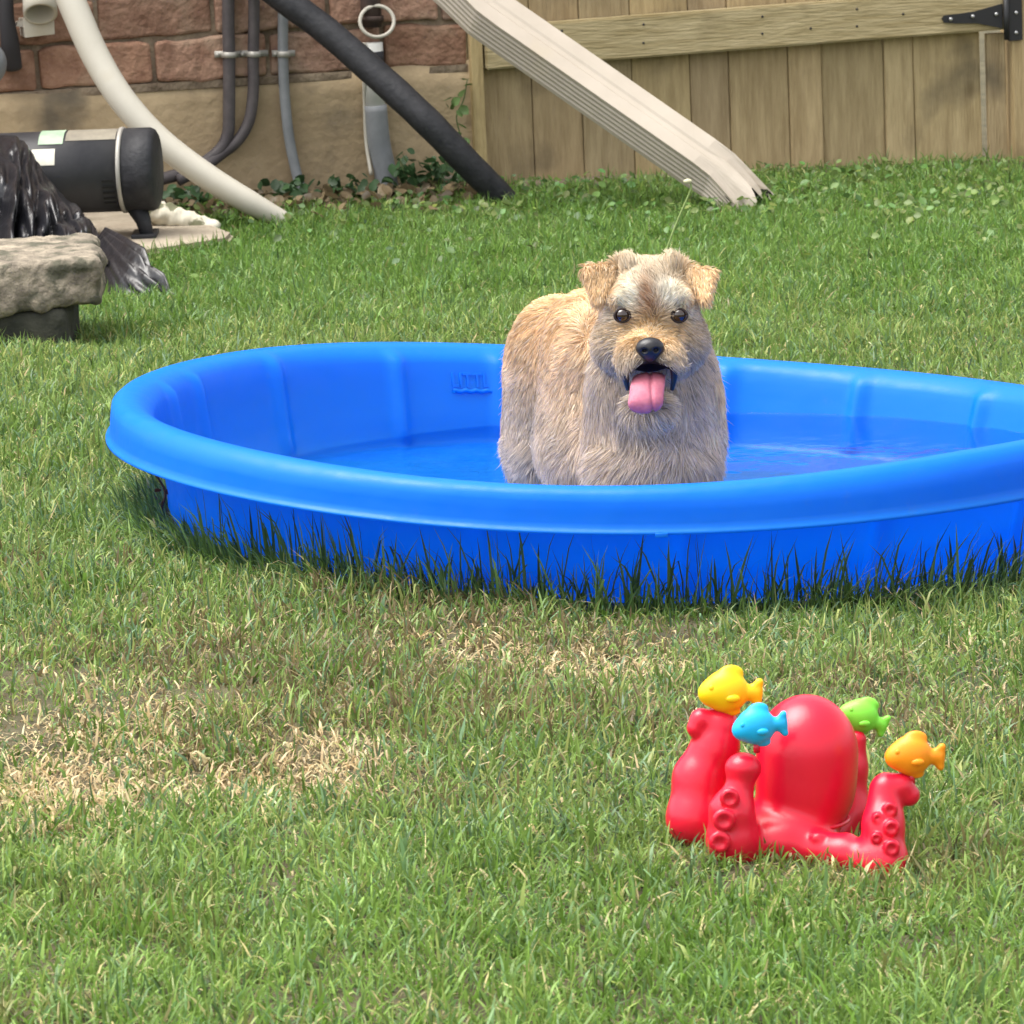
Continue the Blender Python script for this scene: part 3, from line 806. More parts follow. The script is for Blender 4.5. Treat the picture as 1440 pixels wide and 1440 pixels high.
def tailp(i, j):
    t = j / (na - 1); a = 2 * math.pi * i / 96
    wv = np.interp(t, [0, .15, .4, .7, .9, 1], [.016, .030, .050, .036, .014, .010])
    fold = 1 + .30 * (abs(math.sin(a * 5 + 1.2 * math.sin(t * 5))) - .5) + .16 * math.sin(a * 11 + t * 5)
    T_ = np.array([.55, 0, -.55]); n1 = np.array([.62, 0, .78])
    sag = .018 * math.sin(t * 3)
    return ax0[j] + wv * fold * (math.cos(a) * n1 + math.sin(a) * np.array([0, -.6, 0])) - np.array([0, 0, sag])
V, F = grid_mesh(tailp, 96, na, True)
link('bag_tail', mesh_np(V, F), m_bag, bag, smooth=False)

# ---- stone slab on a block, left
def slab():
    zc_top = at_y(20, 367, 8.98)[2]
    xr = at_y(146, 370, 9.1)[0]
    lo = np.array([xr - .75, 8.92, zc_top - .098]); hi = np.array([xr, 9.30, zc_top])
    cen = (lo + hi) / 2; hf = (hi - lo) / 2 - .022
    def f(P):
        q0 = P - cen
        q0 = q0.copy(); q0[..., 0] += .10 * (q0[..., 1]) ; q0[..., 1] += -.22 * np.clip(q0[..., 0], 0, None)
        q0[..., 2] += .04 * np.clip(-q0[..., 0], 0, .3)
        q = np.abs(q0) - hf
        d = np.linalg.norm(np.maximum(q, 0), axis=-1) + np.minimum(q.max(-1), 0) - .020
        fl = 1 - .75 * sstep(hi[2] - .03, hi[2] - .005, P[..., 2])
        return d - (.030 * (noise3(P, 14) - .5) + .016 * (noise3(P, 38, 2) - .5)) * fl - .006 * (noise3(P, 90, 4) - .5)
    V, F = surfnet(f, lo - .06, hi + .06, .0065)
    o = link('stone_slab', mesh_np(V, F), m_stone, None, loc=(cen[0], cen[1], lo[2])); tag(o, 'rough broken stone slab resting on a dark block at left', 'slab')
    # block beneath
    xb = at_y(98, 460, 9.0)[0]
    lo2 = np.array([xb - .6, 8.98, -.12]); hi2 = np.array([xb, 9.26, lo[2] + .012]); c2 = (lo2 + hi2) / 2; h2 = (hi2 - lo2) / 2 - .012
    def f2(P):
        q = np.abs(P - c2) - h2
        d = np.linalg.norm(np.maximum(q, 0), axis=-1) + np.minimum(q.max(-1), 0) - .010
        return d - .008 * (noise3(P, 24) - .5)
    V, F = surfnet(f2, lo2 - .03, hi2 + .03, .010)
    o = link('support_block', mesh_np(V, F), m_block, None, loc=(c2[0], c2[1], 0)); tag(o, 'dark concrete block in the grass under the stone slab', 'block')
    return xb
XBLK = slab()

# ================================================================== POOL
Pn = np.array([0.0643876707, -0.000165919, 0.997924947]); Pn /= np.linalg.norm(Pn)
Pc = np.array([0.11117813, 7.30843387, 0.16601325])
Pex = np.array([1, 0, -Pn[0] / Pn[2]]); Pex /= np.linalg.norm(Pex); Pey = np.cross(Pn, Pex)
PR, PCX, PCY = .7076, .0661, .0167
RIBS = [math.atan2((p - Pc) @ Pey - PCY, (p - Pc) @ Pex - PCX) for p in (on_ground(0, 0),)] 
def pt_pool(t, r_, h):
    """t angle, r_ offset from rim crest radius, h height over the pool's foot plane (0) .. rim crest (.166)"""
    R = PR - .0007 * math.cos(2 * t) + .0067 * math.sin(2 * t)
    f = max(0, min(1, h / .166))
    dz = (.0027 * math.cos(t) - .019 * math.sin(t) + .0078 * math.cos(2 * t) - .0157 * math.sin(2 * t) - .0004 * math.cos(3 * t) - .0045 * math.sin(3 * t) - .0037 * math.cos(4 * t)) * f
    return Pc + Pn * (h - .166 + dz) + Pex * (PCX + (R + r_) * math.cos(t)) + Pey * (PCY + (R + r_) * math.sin(t))
def pool_angle(px, py, h=.16):
    best = None
    for i in range(720):
        t = 2 * math.pi * i / 720
        q = pt_pool(t, -.02, h) - CP; z = q @ cf; x, y = 720 + FPX * (q @ cr) / z, 720 - FPX * (q @ cu) / z
        d = (x - px) ** 2 + (y - py) ** 2
        if best is None or d < best[0]: best = (d, t)
    return best[1]
rib_t = [pool_angle(*p) for p in ((235, 560), (262, 522), (375, 502), (547, 495), (1222, 530), (1398, 548))]
rib_t += [pool_angle(760, 490)+0.10, pool_angle(1010, 505)-.02] + [math.radians(a) for a in (205, 228, 251, 274, 297, 320, 343, 5)]
def ribf(t, w_=.020):
    s = 0
    for a in rib_t:
        d = (t - a + math.pi) % (2 * math.pi) - math.pi
        s = max(s, math.exp(-(d / w_) ** 2))
    return s
prof = []   # (offset from crest radius, height, rib weight)
prof += [(-.7076 * f, .010, 0) for f in (1.0, .8, .6, .4, .25, .16)]
prof += [(-.085, .010, 0), (-.078, .0105, .1), (-.071, .0135, .3), (-.067, .020, .6), (-.064, .030, 1), (-.061, .042, 1), (-.057, .062, 1), (-.052, .085, 1), (-.047, .108, 1), (-.043, .126, 1), (-.040, .138, 1.0), (-.037, .146, .9), (-.032, .153, .6), (-.024, .160, .2), (-.014, .1645, 0), (0, .166, 0), (.010, .1635, 0), (.017, .157, 0), (.0205, .148, 0), (.0215, .136, 0), (.0215, .122, 0), (.0225, .1165, 0), (.0255, .1125, 0), (.0275, .1115, 0), (.0275, .1085, 0), (.024, .1075, 0), (.019, .111, 0), (.018, .122, 0), (.016, .140, 0), (.008, .155, 0), (-.006, .160, 0), (-.022, .154, .2), (-.032, .146, .6), (-.036, .138, 1), (-.040, .118, 1), (-.046, .095, 1), (-.052, .07, 1), (-.058, .04, 1), (-.062, .018, .6), (-.068, .006, .2), (-.085, .002, 0), (-.3, .002, 0), (-.7076, .002, 0)]
NT = 720
def poolp(i, j):
    t = 2 * math.pi * i / NT; r_, h, wr = prof[j]
    out_side = j > 28
    dent = (.011 if not out_side else .007) * ribf(t) * wr
    wob = .0025 * math.sin(5 * t + 1) * (1 if .03 < h < .15 else 0)
    return pt_pool(t, r_ - dent + wob, h)
V, F = grid_mesh(poolp, NT, len(prof), True)
pool = empty('wading_pool', (Pc[0] + PCX, Pc[1] + PCY, Pc[2] - .166), 'round blue plastic wading pool holding a little water, standing on the grass', 'pool')
me = mesh_np(V, F)
bm = bmesh.new(); bm.from_mesh(me); bmesh.ops.remove_doubles(bm, verts=bm.verts, dist=1e-5); bmesh.ops.recalc_face_normals(bm, faces=bm.faces); bm.to_mesh(me); bm.free()
link('pool_shell', me, m_pool, pool)
# raised lettering on the inner wall
def emboss(txt, t0, t1, h0, h1, name):
    cu_ = bpy.data.curves.new('lettering', 'FONT'); cu_.body = txt; cu_.size = 1; cu_.extrude = .08; cu_.resolution_u = 3; cu_.offset = .02
    o = bpy.data.objects.new('lettering', cu_); COL.objects.link(o)
    dg = bpy.context.evaluated_depsgraph_get(); me = bpy.data.meshes.new_from_object(o.evaluated_get(dg)); bpy.data.objects.remove(o)
    co = np.array([v.co for v in me.vertices]); mn, mx = co.min(0), co.max(0)
    for v in me.vertices:
        fx = (v.co.x - mn[0]) / (mx[0] - mn[0]); fy = (v.co.y - mn[1]) / (mx[1] - mn[1]); fz = (v.co.z - mn[2]) / (mx[2] - mn[2])
        t = t0 + (t1 - t0) * fx; h = h0 + (h1 - h0) * fy
        ro = np.interp(h, [.03, .062, .085, .108, .126], [-.064, -.057, -.052, -.047, -.043])
        v.co = Vector(pt_pool(t, ro + .001 - .005 * fz, h))
    return link(name, me, m_pool, pool, smooth=False)
def h_at(px, py, t):
    return min(np.arange(.03, .16, .001), key=lambda h: abs((lambda q: 720 - FPX * (q @ cu) / (q @ cf))(pt_pool(t, -.05, h) - CP) - py))
ta, tb = pool_angle(626, 490), pool_angle(696, 490)
emboss('LITTLE', ta, tb, h_at(660, 544, (ta + tb) / 2), h_at(660, 525, (ta + tb) / 2), 'raised_lettering')
hu = h_at(660, 549, (ta + tb) / 2)
def ub(i, j):
    t = ta + (tb - ta + -.03) * i / 30; t = ta + (tb - ta) * i / 30
    wv = .0012 * math.sin(i * .9)
    q = [(-.001, .003), (.006, .003), (.006, -.003), (-.001, -.003)][j]
    ro = np.interp(hu, [.03, .062, .085, .108, .126], [-.064, -.057, -.052, -.047, -.043])
    return pt_pool(t, ro - q[0], hu + q[1] + wv)
V, F = grid_mesh(ub, 31, 4); link('raised_underline', mesh_np(V, F), m_pool, pool, smooth=False)
# small tab under the near lip
mb = MB(); t_ = pool_angle(928, 745, .1); c_ = pt_pool(t_, .024, .109)
mb.add(*box(c_ - np.array([.008, .004, .004]), c_ + np.array([.008, .004, .002]), None, .001)); link('lip_tab', fixn(mb.mesh()), m_pool, pool)

# water: level surface clipped to the shell
WZ = .043
V = [(Pc[0] + PCX, Pc[1] + PCY, WZ)]; F = []
def wrad(t, z):
    for r_ in np.linspace(-.10, -.02, 161):
        # shell height at this offset
        h = np.interp(r_, [-.085, -.078, -.071, -.067, -.064, -.061, -.057, -.052, -.047, -.043], [.010, .0105, .0135, .020, .030, .042, .062, .085, .108, .126])
        if pt_pool(t, r_, h)[2] > z: return r_, h
    return -.05, .1
nr = 40
rings = []
for k in range(nr + 3):
    for i in range(360):
        t = 2 * math.pi * i / 360
        if k == 0: rings.append(wrad(t, WZ))
        r_, h = rings[i]
        e = pt_pool(t, r_ - .002 - .0095 * ribf(t), h)
        c0 = np.array([Pc[0] + PCX, Pc[1] + PCY, WZ])
        if k < nr:
            f = .01 + .985 * k / (nr - 1); p = c0 + (e - c0) * f; p[2] = WZ
        else:
            f = [.997, .9985, 1.0005][k - nr]; p = c0 + (e - c0) * f; p[2] = WZ + [.0003, .0008, .0016][k - nr]
        V.append(tuple(p))
for i in range(360): F.append((0, 1 + i, 1 + (i + 1) % 360))
for k in range(nr + 2):
    for i in range(360):
        a = 1 + k * 360 + i; b_ = 1 + k * 360 + (i + 1) % 360; F.append((a, b_, b_ + 360, a + 360))
mb = MB(); mb.add(V, F); me = mb.mesh()
fixn(me)
if me.polygons[0].normal.z < 0: me.flip_normals()
tag(link('pool_water', me, m_water), 'shallow clear water in the blue pool', 'water', kind='structure')

exec_marker = 0
# ================================================================== DOG
def D(px, py, y): return at_y(px, py, y)
floor_z = lambda x, y: Pc[2] - .156 - .0645 * (x - Pc[0])
dog = empty('dog', (at_y(850, 700, 7.15)[0], 7.15, floor_z(.13, 7.15)), 'small shaggy tan terrier panting, standing in the blue pool facing us', 'dog')
def foot_pt(px, y, py=640):
    p = at_y(px, py, y); return np.array([p[0], y, floor_z(p[0], y) + .014])
HD = dict(skull=D(914, 425, 6.985), nose=D(914, 490, 6.862), eyeL=D(875, 443, 6.925), eyeR=D(955, 443, 6.925), mouth=D(914, 531, 6.885))
def dog_sdf(P):
    k = .035
    d = s_ell(P, D(922, 595, 7.08), (.082, .095, .095))
    d = smin(d, s_ell(P, D(920, 665, 7.06), (.064, .082, .075)), k)
    d = smin(d, s_ell(P, D(918, 520, 7.04), (.074, .070, .075)), k)
    d = smin(d, s_ell(P, D(850, 560, 7.22), (.082, .11, .092)), k)
    d = smin(d, s_ell(P, D(787, 515, 7.38), (.070, .095, .094)), k)
    d = smin(d, s_ell(P, D(835, 478, 7.25), (.062, .13, .064)), .04)
    d = smin(d, s_ell(P, D(757, 605, 7.37), (.037, .062, .088)), .03)
    d = smin(d, s_ell(P, D(800, 640, 7.40), (.040, .06, .07)), .03)
    # legs
    for (px, y, t) in ((872, 7.00, (878, 660)), (965, 7.00, (960, 660))):
        a = D(t[0], t[1], y + .02); f = foot_pt(px, y)
        d = smin(d, s_path(P, [a, (a + f) / 2 + np.array([0, .012, 0]), f + np.array([0, 0, .006])], [.034, .022, .019]), .015)
        d = smin(d, s_ell(P, f + np.array([0, -.016, -.001]), (.021, .028, .013)), .010)
    for (px, y, t) in ((748, 7.37, (757, 640)), (800, 7.45, (795, 650))):
        a = D(t[0], t[1], y); f = foot_pt(px, y); hk = f + np.array([0, .045, .06])
        d = smin(d, s_path(P, [a, hk, f + np.array([0, .012, .008])], [.034, .021, .018]), .015)
        d = smin(d, s_ell(P, f + np.array([0, -.010, -.001]), (.020, .028, .013)), .010)
    # belly and tail stub
    d = smin(d, s_ell(P, D(835, 625, 7.20), (.070, .11, .070)), k)
    d = smin(d, s_cap(P, D(778, 500, 7.47), D(772, 480, 7.52), .018, .012), .02)
    # head
    h = s_ell(P, HD['skull'], (.060, .066, .056))
    h = smin(h, s_ell(P, D(914, 478, 6.975), (.068, .055, .046)), .02)
    h = smin(h, s_ell(P, D(914, 497, 6.908), (.041, .050, .027)), .018)
    h = smin(h, s_ell(P, D(914, 572, 6.920), (.022, .040, .012)), .012)
    h = smin(h, s_ell(P, D(893, 503, 6.885), (.022, .026, .022)), .010)
    h = smin(h, s_ell(P, D(935, 503, 6.885), (.022, .026, .022)), .010)
    for q in (886, 943): h = smin(h, s_ell(P, D(q, 377, 6.968), (.009, .012, .009)), .014)
    h = smin(h, s_ell(P, D(882, 415, 6.940), (.018, .014, .009)), .012)
    h = smin(h, s_ell(P, D(948, 415, 6.940), (.018, .014, .009)), .012)
    d = smin(d, h, .022)
    # mouth cavity
    d = smax(d, -s_ell(P, HD['mouth'], (.0300, .046, .0235)), .005)
    # eye sockets
    for e in ('eyeL', 'eyeR'):
        d = smax(d, -s_ell(P, HD[e] + np.array([0, -.010, 0]), (.0105, .010, .009)), .006)
    # ears, folded flaps
    d = smin(d, s_tri(P, D(823, 378, 6.955), D(868, 372, 6.972), D(840, 422, 6.940), .0045), .008)
    d = smin(d, s_tri(P, D(1003, 383, 6.955), D(960, 375, 6.972), D(992, 422, 6.940), .0045), .008)
    return d
V, F = surfnet(dog_sdf, np.array([-.06, 6.78, -.01]), np.array([.35, 7.58, .46]), .0042)
DV, DF = V, F
def pix_of(P):
    q = P - CP; z = q @ cf
    return 720 + FPX * (q @ cr) / z, 720 - FPX * (q @ cu) / z
def dog_skin(P):
    """coat colour by place on the body (its own markings)"""
    c_tan = np.array([.70, .49, .29]); c_or = np.array([.70, .46, .24]); c_gr = np.array([.70, .565, .43]); c_cr = np.array([.72, .60, .48]); c_wh = np.array([.95, .89, .76]); c_br = np.array([.34, .20, .12])
    def W_(c, r_): return np.exp(-(((P - c) / np.array(r_)) ** 2).sum(-1))[:, None]
    z = P[:, 2]
    n_ = noise3(P, 22)[:, None]; n2_ = noise3(P, 60, 3)[:, None]
    up = sstep(.14, .29, z)[:, None]
    col = c_gr * (1 - up) + c_tan * up
    rear = sstep(7.10, 7.22, P[:, 1])[:, None]
    col = col * (1 - rear) + rear * ((c_cr * .9) * (1 - up) + c_or * 1.03 * up)
    chest = (1 - sstep(7.02, 7.16, P[:, 1]))[:, None] * (1 - sstep(.27, .34, z))[:, None]
    col = col * (1 - chest) + chest * (c_gr * (.85 + .35 * n_))
    head = W_(HD['skull'] + np.array([0, -.02, -.02]), (.085, .10, .09)); head = np.clip(head * 1.7, 0, 1)
    hc = np.array([.58, .46, .33])
    col = col * (1 - head) + hc * head
    for e, sx in (('eyeL', -1), ('eyeR', 1)):
        m = np.clip(W_(HD[e] + np.array([-sx * .001, 0, .021]), (.025, .05, .0155)) * 2.4, 0, 1); col = col * (1 - m) + c_wh * m
        m = np.clip(W_(HD[e] + np.array([sx * .014, .01, .002]), (.012, .05, .012)) * 1.1, 0, 1); col = col * (1 - m) + c_wh * .95 * m
    m = np.clip(W_(D(914, 422, 6.925), (.0085, .05, .026)) * 1.1, 0, 1); col = col * (1 - m) + c_br * 1.35 * m
    m = np.clip(W_(D(914, 470, 6.90), (.050, .06, .018)) * 1.5, 0, 1); col = col * (1 - m) + np.array([.62, .42, .22]) * m
    for (px, py) in ((848, 398), (985, 398)):
        m = np.clip(W_(D(px, py, 6.95), (.026, .04, .030)) * 2.2, 0, 1); col = col * (1 - m) + np.array([.78, .54, .30]) * m
    for (px, py) in ((886, 368), (943, 366)):
        m = np.clip(W_(D(px, py, 6.965), (.018, .05, .018)) * 1.5, 0, 1); col = col * (1 - m) + np.array([.80, .66, .48]) * m
    for (px, py) in ((850, 440), (985, 440)):
        m = np.clip(W_(D(px, py, 6.95), (.012, .04, .020)) * .9, 0, 1); col = col * (1 - m) + c_br * .8 * m
    m = np.clip(W_(D(914, 520, 6.885), (.034, .03, .018)) * 1.2, 0, 1); col = col * (1 - m) + np.array([.22, .20, .19]) * m
    m = np.clip(W_(D(914, 508, 6.87), (.016, .03, .009)) * 1.6, 0, 1); col = col * (1 - m) + np.array([.04, .035, .04]) * m
    m = np.clip(W_(D(914, 590, 6.93), (.05, .06, .03)), 0, 1) * .6; col = col * (1 - m) + np.array([.42, .37, .32]) * m
    leg = (1 - sstep(.05, .12, z))[:, None]; col = col * (1 - leg) + c_cr * leg
    return col * (.82 + .30 * n_ + .14 * n2_)
inm = s_ell(V, HD['mouth'], (.0315, .050, .0250)) < .0035
nearn = V[:, 1] < 6.965
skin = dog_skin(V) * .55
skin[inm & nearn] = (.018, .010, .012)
m_skin, n_, l_, b_ = new_mat('dog_skin')
at = n_.new('ShaderNodeAttribute'); at.attribute_name = 'Col'; l_.new(at.outputs['Color'], b_.inputs['Base Color']); b_.inputs['Roughness'].default_value = .8; b_.inputs['Specular IOR Level'].default_value = .08
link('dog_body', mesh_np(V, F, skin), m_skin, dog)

def make_fur(n):
    tri = np.vstack([DF[:, [0, 1, 2]], DF[:, [0, 2, 3]]])
    A, B, C_ = DV[tri[:, 0]], DV[tri[:, 1]], DV[tri[:, 2]]
    cr_ = np.cross(B - A, C_ - A); ar = np.linalg.norm(cr_, axis=1)
    wgt = ar.copy()
    cen = (A + B + C_) / 3
    hd = np.exp(-(((cen - HD['skull']) / np.array([.10, .10, .10])) ** 2).sum(1))
    wgt *= 1 + 1.6 * hd
    wgt[cen[:, 2] < WZ] *= .3
    vis = sstep(-.3, .3, -(cr_[:, 1] / (ar + 1e-12))); wgt *= .35 + .65 * vis
    id_ = rng.choice(len(tri), n, p=wgt / wgt.sum())
    r1, r2 = rng.random(n), rng.random(n); f = r1 + r2 > 1; r1[f] = 1 - r1[f]; r2[f] = 1 - r2[f]
    p = A[id_] + r1[:, None] * (B - A)[id_] + r2[:, None] * (C_ - A)[id_]
    N = cr_[id_] / (ar[id_][:, None] + 1e-12)
    # keep bare: mouth, nose, eyes
    keep = ~((s_ell(p, HD['mouth'], (.0310, .050, .0255)) < .0060) & (p[:, 1] < 6.965))
    keep &= np.linalg.norm((p - HD['nose']) / np.array([1, 1.6, 1]), axis=1) > .0165
    for e in ('eyeL', 'eyeR'): keep &= np.linalg.norm((p - HD[e]) * np.array([1, .6, 1.1]), axis=1) > .0130
    p = p[keep]; N = N[keep]; n = len(p)
    z = p[:, 2]
    # flow
    down = np.array([0, 0, -1.0])
    F1 = np.tile(down + np.array([-.25, .55, 0]), (n, 1))
    front = (1 - sstep(7.03, 7.15, p[:, 1]))[:, None]
    F1 = F1 * (1 - front) + front * (down + np.stack([(p[:, 0] - D(922, 600, 7)[0]) * 4, np.zeros(n), np.zeros(n)], 1))
    hm = np.clip(np.exp(-(((p - (HD['skull'] + np.array([0, -.02, -.015]))) / np.array([.085, .095, .085])) ** 2).sum(1)) * 2.0, 0, 1)[:, None]
    away = p - (HD['nose'] + np.array([0, .02, .012])); away /= np.linalg.norm(away, axis=1)[:, None] + 1e-9
    away = away + np.array([0, .2, -.35])
    F1 = F1 * (1 - hm) + away * hm
    brow = np.zeros((n, 1))
    for e, sx in (('eyeL', -1), ('eyeR', 1)):
        m = np.clip(np.exp(-(((p - HD[e] - np.array([0, 0, .017])) / np.array([.022, .04, .012])) ** 2).sum(1)) * 1.6, 0, 1)[:, None]
        F1 = F1 * (1 - m) + m * np.array([sx * .8, -.1, .6]); brow = np.maximum(brow, m)
    earm = np.zeros((n, 1))
    for (a, b2) in (((850, 398), -1), ((982, 400), 1)):
        m = np.clip(np.exp(-(((p - D(a[0], a[1], 6.95)) / np.array([.026, .05, .032])) ** 2).sum(1)) * 1.6, 0, 1)[:, None]
        F1 = F1 * (1 - m) + m * np.array([b2 * .35, -.1, -.9]); earm = np.maximum(earm, m)
    tuft = np.zeros((n, 1))
    for q in ((884, 370), (944, 368)):
        m = np.clip(np.exp(-(((p - D(q[0], q[1], 6.97)) / np.array([.013, .03, .014])) ** 2).sum(1)) * 2.0, 0, 1)[:, None]
        F1 = F1 * (1 - m) + m * np.array([.35 if q[0] > 914 else -.35, -.1, 1.6]); tuft = np.maximum(tuft, m)
    # low frequency swirl -> tufts
    sw = 1.25 * np.stack([noise3(p, 30, 1) - .5, noise3(p, 30, 2) - .5, noise3(p, 30, 6) - .5], 1)
    F1 = F1 + sw * 1.5 * (1 - .95 * earm) + (rng.random((n, 3)) - .5) * .55
    F1 -= N * (F1 * N).sum(1)[:, None]; F1 /= np.linalg.norm(F1, axis=1)[:, None] + 1e-9
    # length
    L = .019 + .012 * (1 - sstep(.12, .24, z))
    ch = (front[:, 0]) * (1 - sstep(.24, .31, z)); L = L * (1 - ch) + .038 * ch
    L = L * (1 - hm[:, 0]) + .0165 * hm[:, 0]
    mz = np.clip(np.exp(-(((p - D(914, 490, 6.88)) / np.array([.045, .045, .028])) ** 2).sum(1)) * 1.6, 0, 1); L = L * (1 - mz) + .0085 * mz
    L = L * (1 - earm[:, 0]) + .0110 * earm[:, 0]; L = L * (1 - brow[:, 0]) + .0145 * brow[:, 0]
    chk = np.clip(np.exp(-((np.abs(p[:, 0] - HD['skull'][0]) - .062) / .018) ** 2) * np.exp(-((z - D(914, 490, 6.95)[2]) / .03) ** 2) * (p[:, 1] < 7.02), 0, 1); L = L * (1 + .35 * chk)
    L *= rng.uniform(.65, 1.25, n) * (.75 + .5 * noise3(p, 26, 8))
    # clumping
    nc = max(1, n // 42); ci = rng.choice(n, nc, replace=False)
    from mathutils.kdtree import KDTree
    kd = KDTree(nc)
    for i_, c in enumerate(ci): kd.insert(p[c], i_)
    kd.balance()
    near = np.array([kd.find(q)[1] for q in p])
    lift = .58 + .30 * rng.random(n) - .22 * mz
    lift = np.clip(lift - .35 * earm[:, 0] + .6 * tuft[:, 0], .15, 1.2)[:, None]
    L = L * (1 + .35 * tuft[:, 0])
    d0 = N * lift + F1 * .8; d0 /= np.linalg.norm(d0, axis=1)[:, None]
    d1 = N * lift * .25 + F1 + down * .25 * (1 - brow); d1 /= np.linalg.norm(d1, axis=1)[:, None]
    P1 = p + d0 * (L * .38)[:, None]; P2 = P1 + (d0 * .35 + d1 * .65) * (L * .32)[:, None]; P3 = P2 + d1 * (L * .34)[:, None]
    cj = ci[near]
    cl = (rng.uniform(.3, .95, n) * rng.uniform(.35, 1.1, nc)[near])[:, None] * (1 - .9 * earm)
    fly = rng.random(n) < .03; cl[fly] = 0; P3[fly] += (rng.random((fly.sum(), 3)) - .5) * .018
    for Q, s in ((P2, .45), (P3, .95)):
        pass
    P2 = P2 * (1 - cl * .40) + P2[cj] * cl * .40
    P3 = P3 * (1 - cl * .80) + P3[cj] * cl * .80
    P0 = p - N * .001
    wd = rng.uniform(.00032, .00070, n)[:, None]
    S = np.cross(d0, np.array([0, -1.0, .15]) + (rng.random((n, 3)) - .5) * .8); S /= np.linalg.norm(S, axis=1)[:, None] + 1e-9
    VV = np.stack([P0 - S * wd, P0 + S * wd, P1 - S * wd, P1 + S * wd, P2 - S * wd * .7, P2 + S * wd * .7, P3], 1).reshape(-1, 3)
    b0 = (np.arange(n) * 7)[:, None]
    T_ = np.concatenate([b0 + np.array(q) for q in ((0, 1, 3), (0, 3, 2), (2, 3, 5), (2, 5, 4), (4, 5, 6))], 1).reshape(-1, 3)
    c = dog_skin(p)
    tone = rng.normal(1.0, .09, (nc, 1))[near] * rng.normal(1.0, .12, (n, 1))
    tone = 1 + (tone - 1) * (1 - .6 * earm)
    c = np.clip(c * tone, .01, .92)
    pale = (rng.random(n) < .18)[:, None]; c = np.where(pale, c * .5 + np.array([.75, .68, .56]) * .5, c)
    wet = (1 - sstep(.045, .085, z))[:, None]; c = c * (1 - .35 * wet)
    dk = (rng.random(n) < .12)[:, None]; c = np.where(dk, c * .55, c)
    return mesh_np(VV, T_, np.repeat(np.clip(c, 0, .95), 7, axis=0))
link('fur_coat', make_fur(200000), blade_mat('fur', .22, .55, .25), dog, smooth=True)
# nose, eyes, tongue
nc_ = HD['nose']
def nose_sdf(P):
    d = s_ell(P, nc_ + np.array([0, 0, .001]), (.0185, .014, .0135))
    d = smin(d, s_ell(P, nc_ + np.array([0, .004, -.010]), (.011, .010, .009)), .008)
    for sx in (-1, 1): d = smax(d, -s_ell(P, nc_ + np.array([sx * .0075, -.012, -.001]), (.0034, .006, .0028)), .003)
    return d
V, F = surfnet(nose_sdf, nc_ - .026, nc_ + .026, .0012); link('nose', mesh_np(V, F), m_nose, dog)
for e in ('eyeL', 'eyeR'):
    c_ = HD[e]
    V, F = surfnet(lambda P: s_ell(P, c_, (.0100, .0088, .0094)), c_ - .014, c_ + .014, .0011); eo = link('eye', mesh_np(V, F), m_eye, dog)
    pts = [c_ + np.array([.0103 * math.cos(t), -.0045 - .0012 * math.cos(2 * t), .0088 * math.sin(t)]) for t in np.linspace(0, 2 * math.pi, 25)]
    mb = MB(); mb.add(*tube(pts, .0016, 8)); link('eyelid', fixn(mb.mesh()), m_lid, dog)
tp = [D(914, 530, 6.905), D(914, 533, 6.880), D(914, 544, 6.862), D(914, 562, 6.850), D(914, 576, 6.850)]
def tongue_sdf(P):
    pts = tp; d = None
    Q = P.copy(); cx = tp[0][0]
    Q[..., 0] = cx + (P[..., 0] - cx) * .33
    ctr = catmull(pts, 6); wd = list(np.interp(np.linspace(0, 1, len(ctr)), [0, .3, .6, .85, 1], [.0060, .0062, .0064, .0063, .0050]))
    d = s_path(Q, list(ctr), wd, .003)
    g = np.exp(-((P[..., 0] - cx) / .0022) ** 2) * .0028
    return d + g
V, F = surfnet(tongue_sdf, np.array([tp[0][0] - .034, 6.83, tp[4][2] - .02]), np.array([tp[0][0] + .034, 6.93, tp[0][2] + .02]), .0016)
link('tongue', mesh_np(V, F), m_tongue, dog)
# dark lips at the corners of the mouth
for sx in (-1, 1):
    pts = catmull([D(914 + sx * q[0], q[1], q[2]) for q in ((27, 509, 6.868), (31, 515, 6.865), (34, 529, 6.872), (31, 548, 6.880))], 6)
    mb = MB(); mb.add(*tube(pts, [.0015, .0040, .0046, .0028], 10)); link('lip', fixn(mb.mesh()), m_nose, dog)

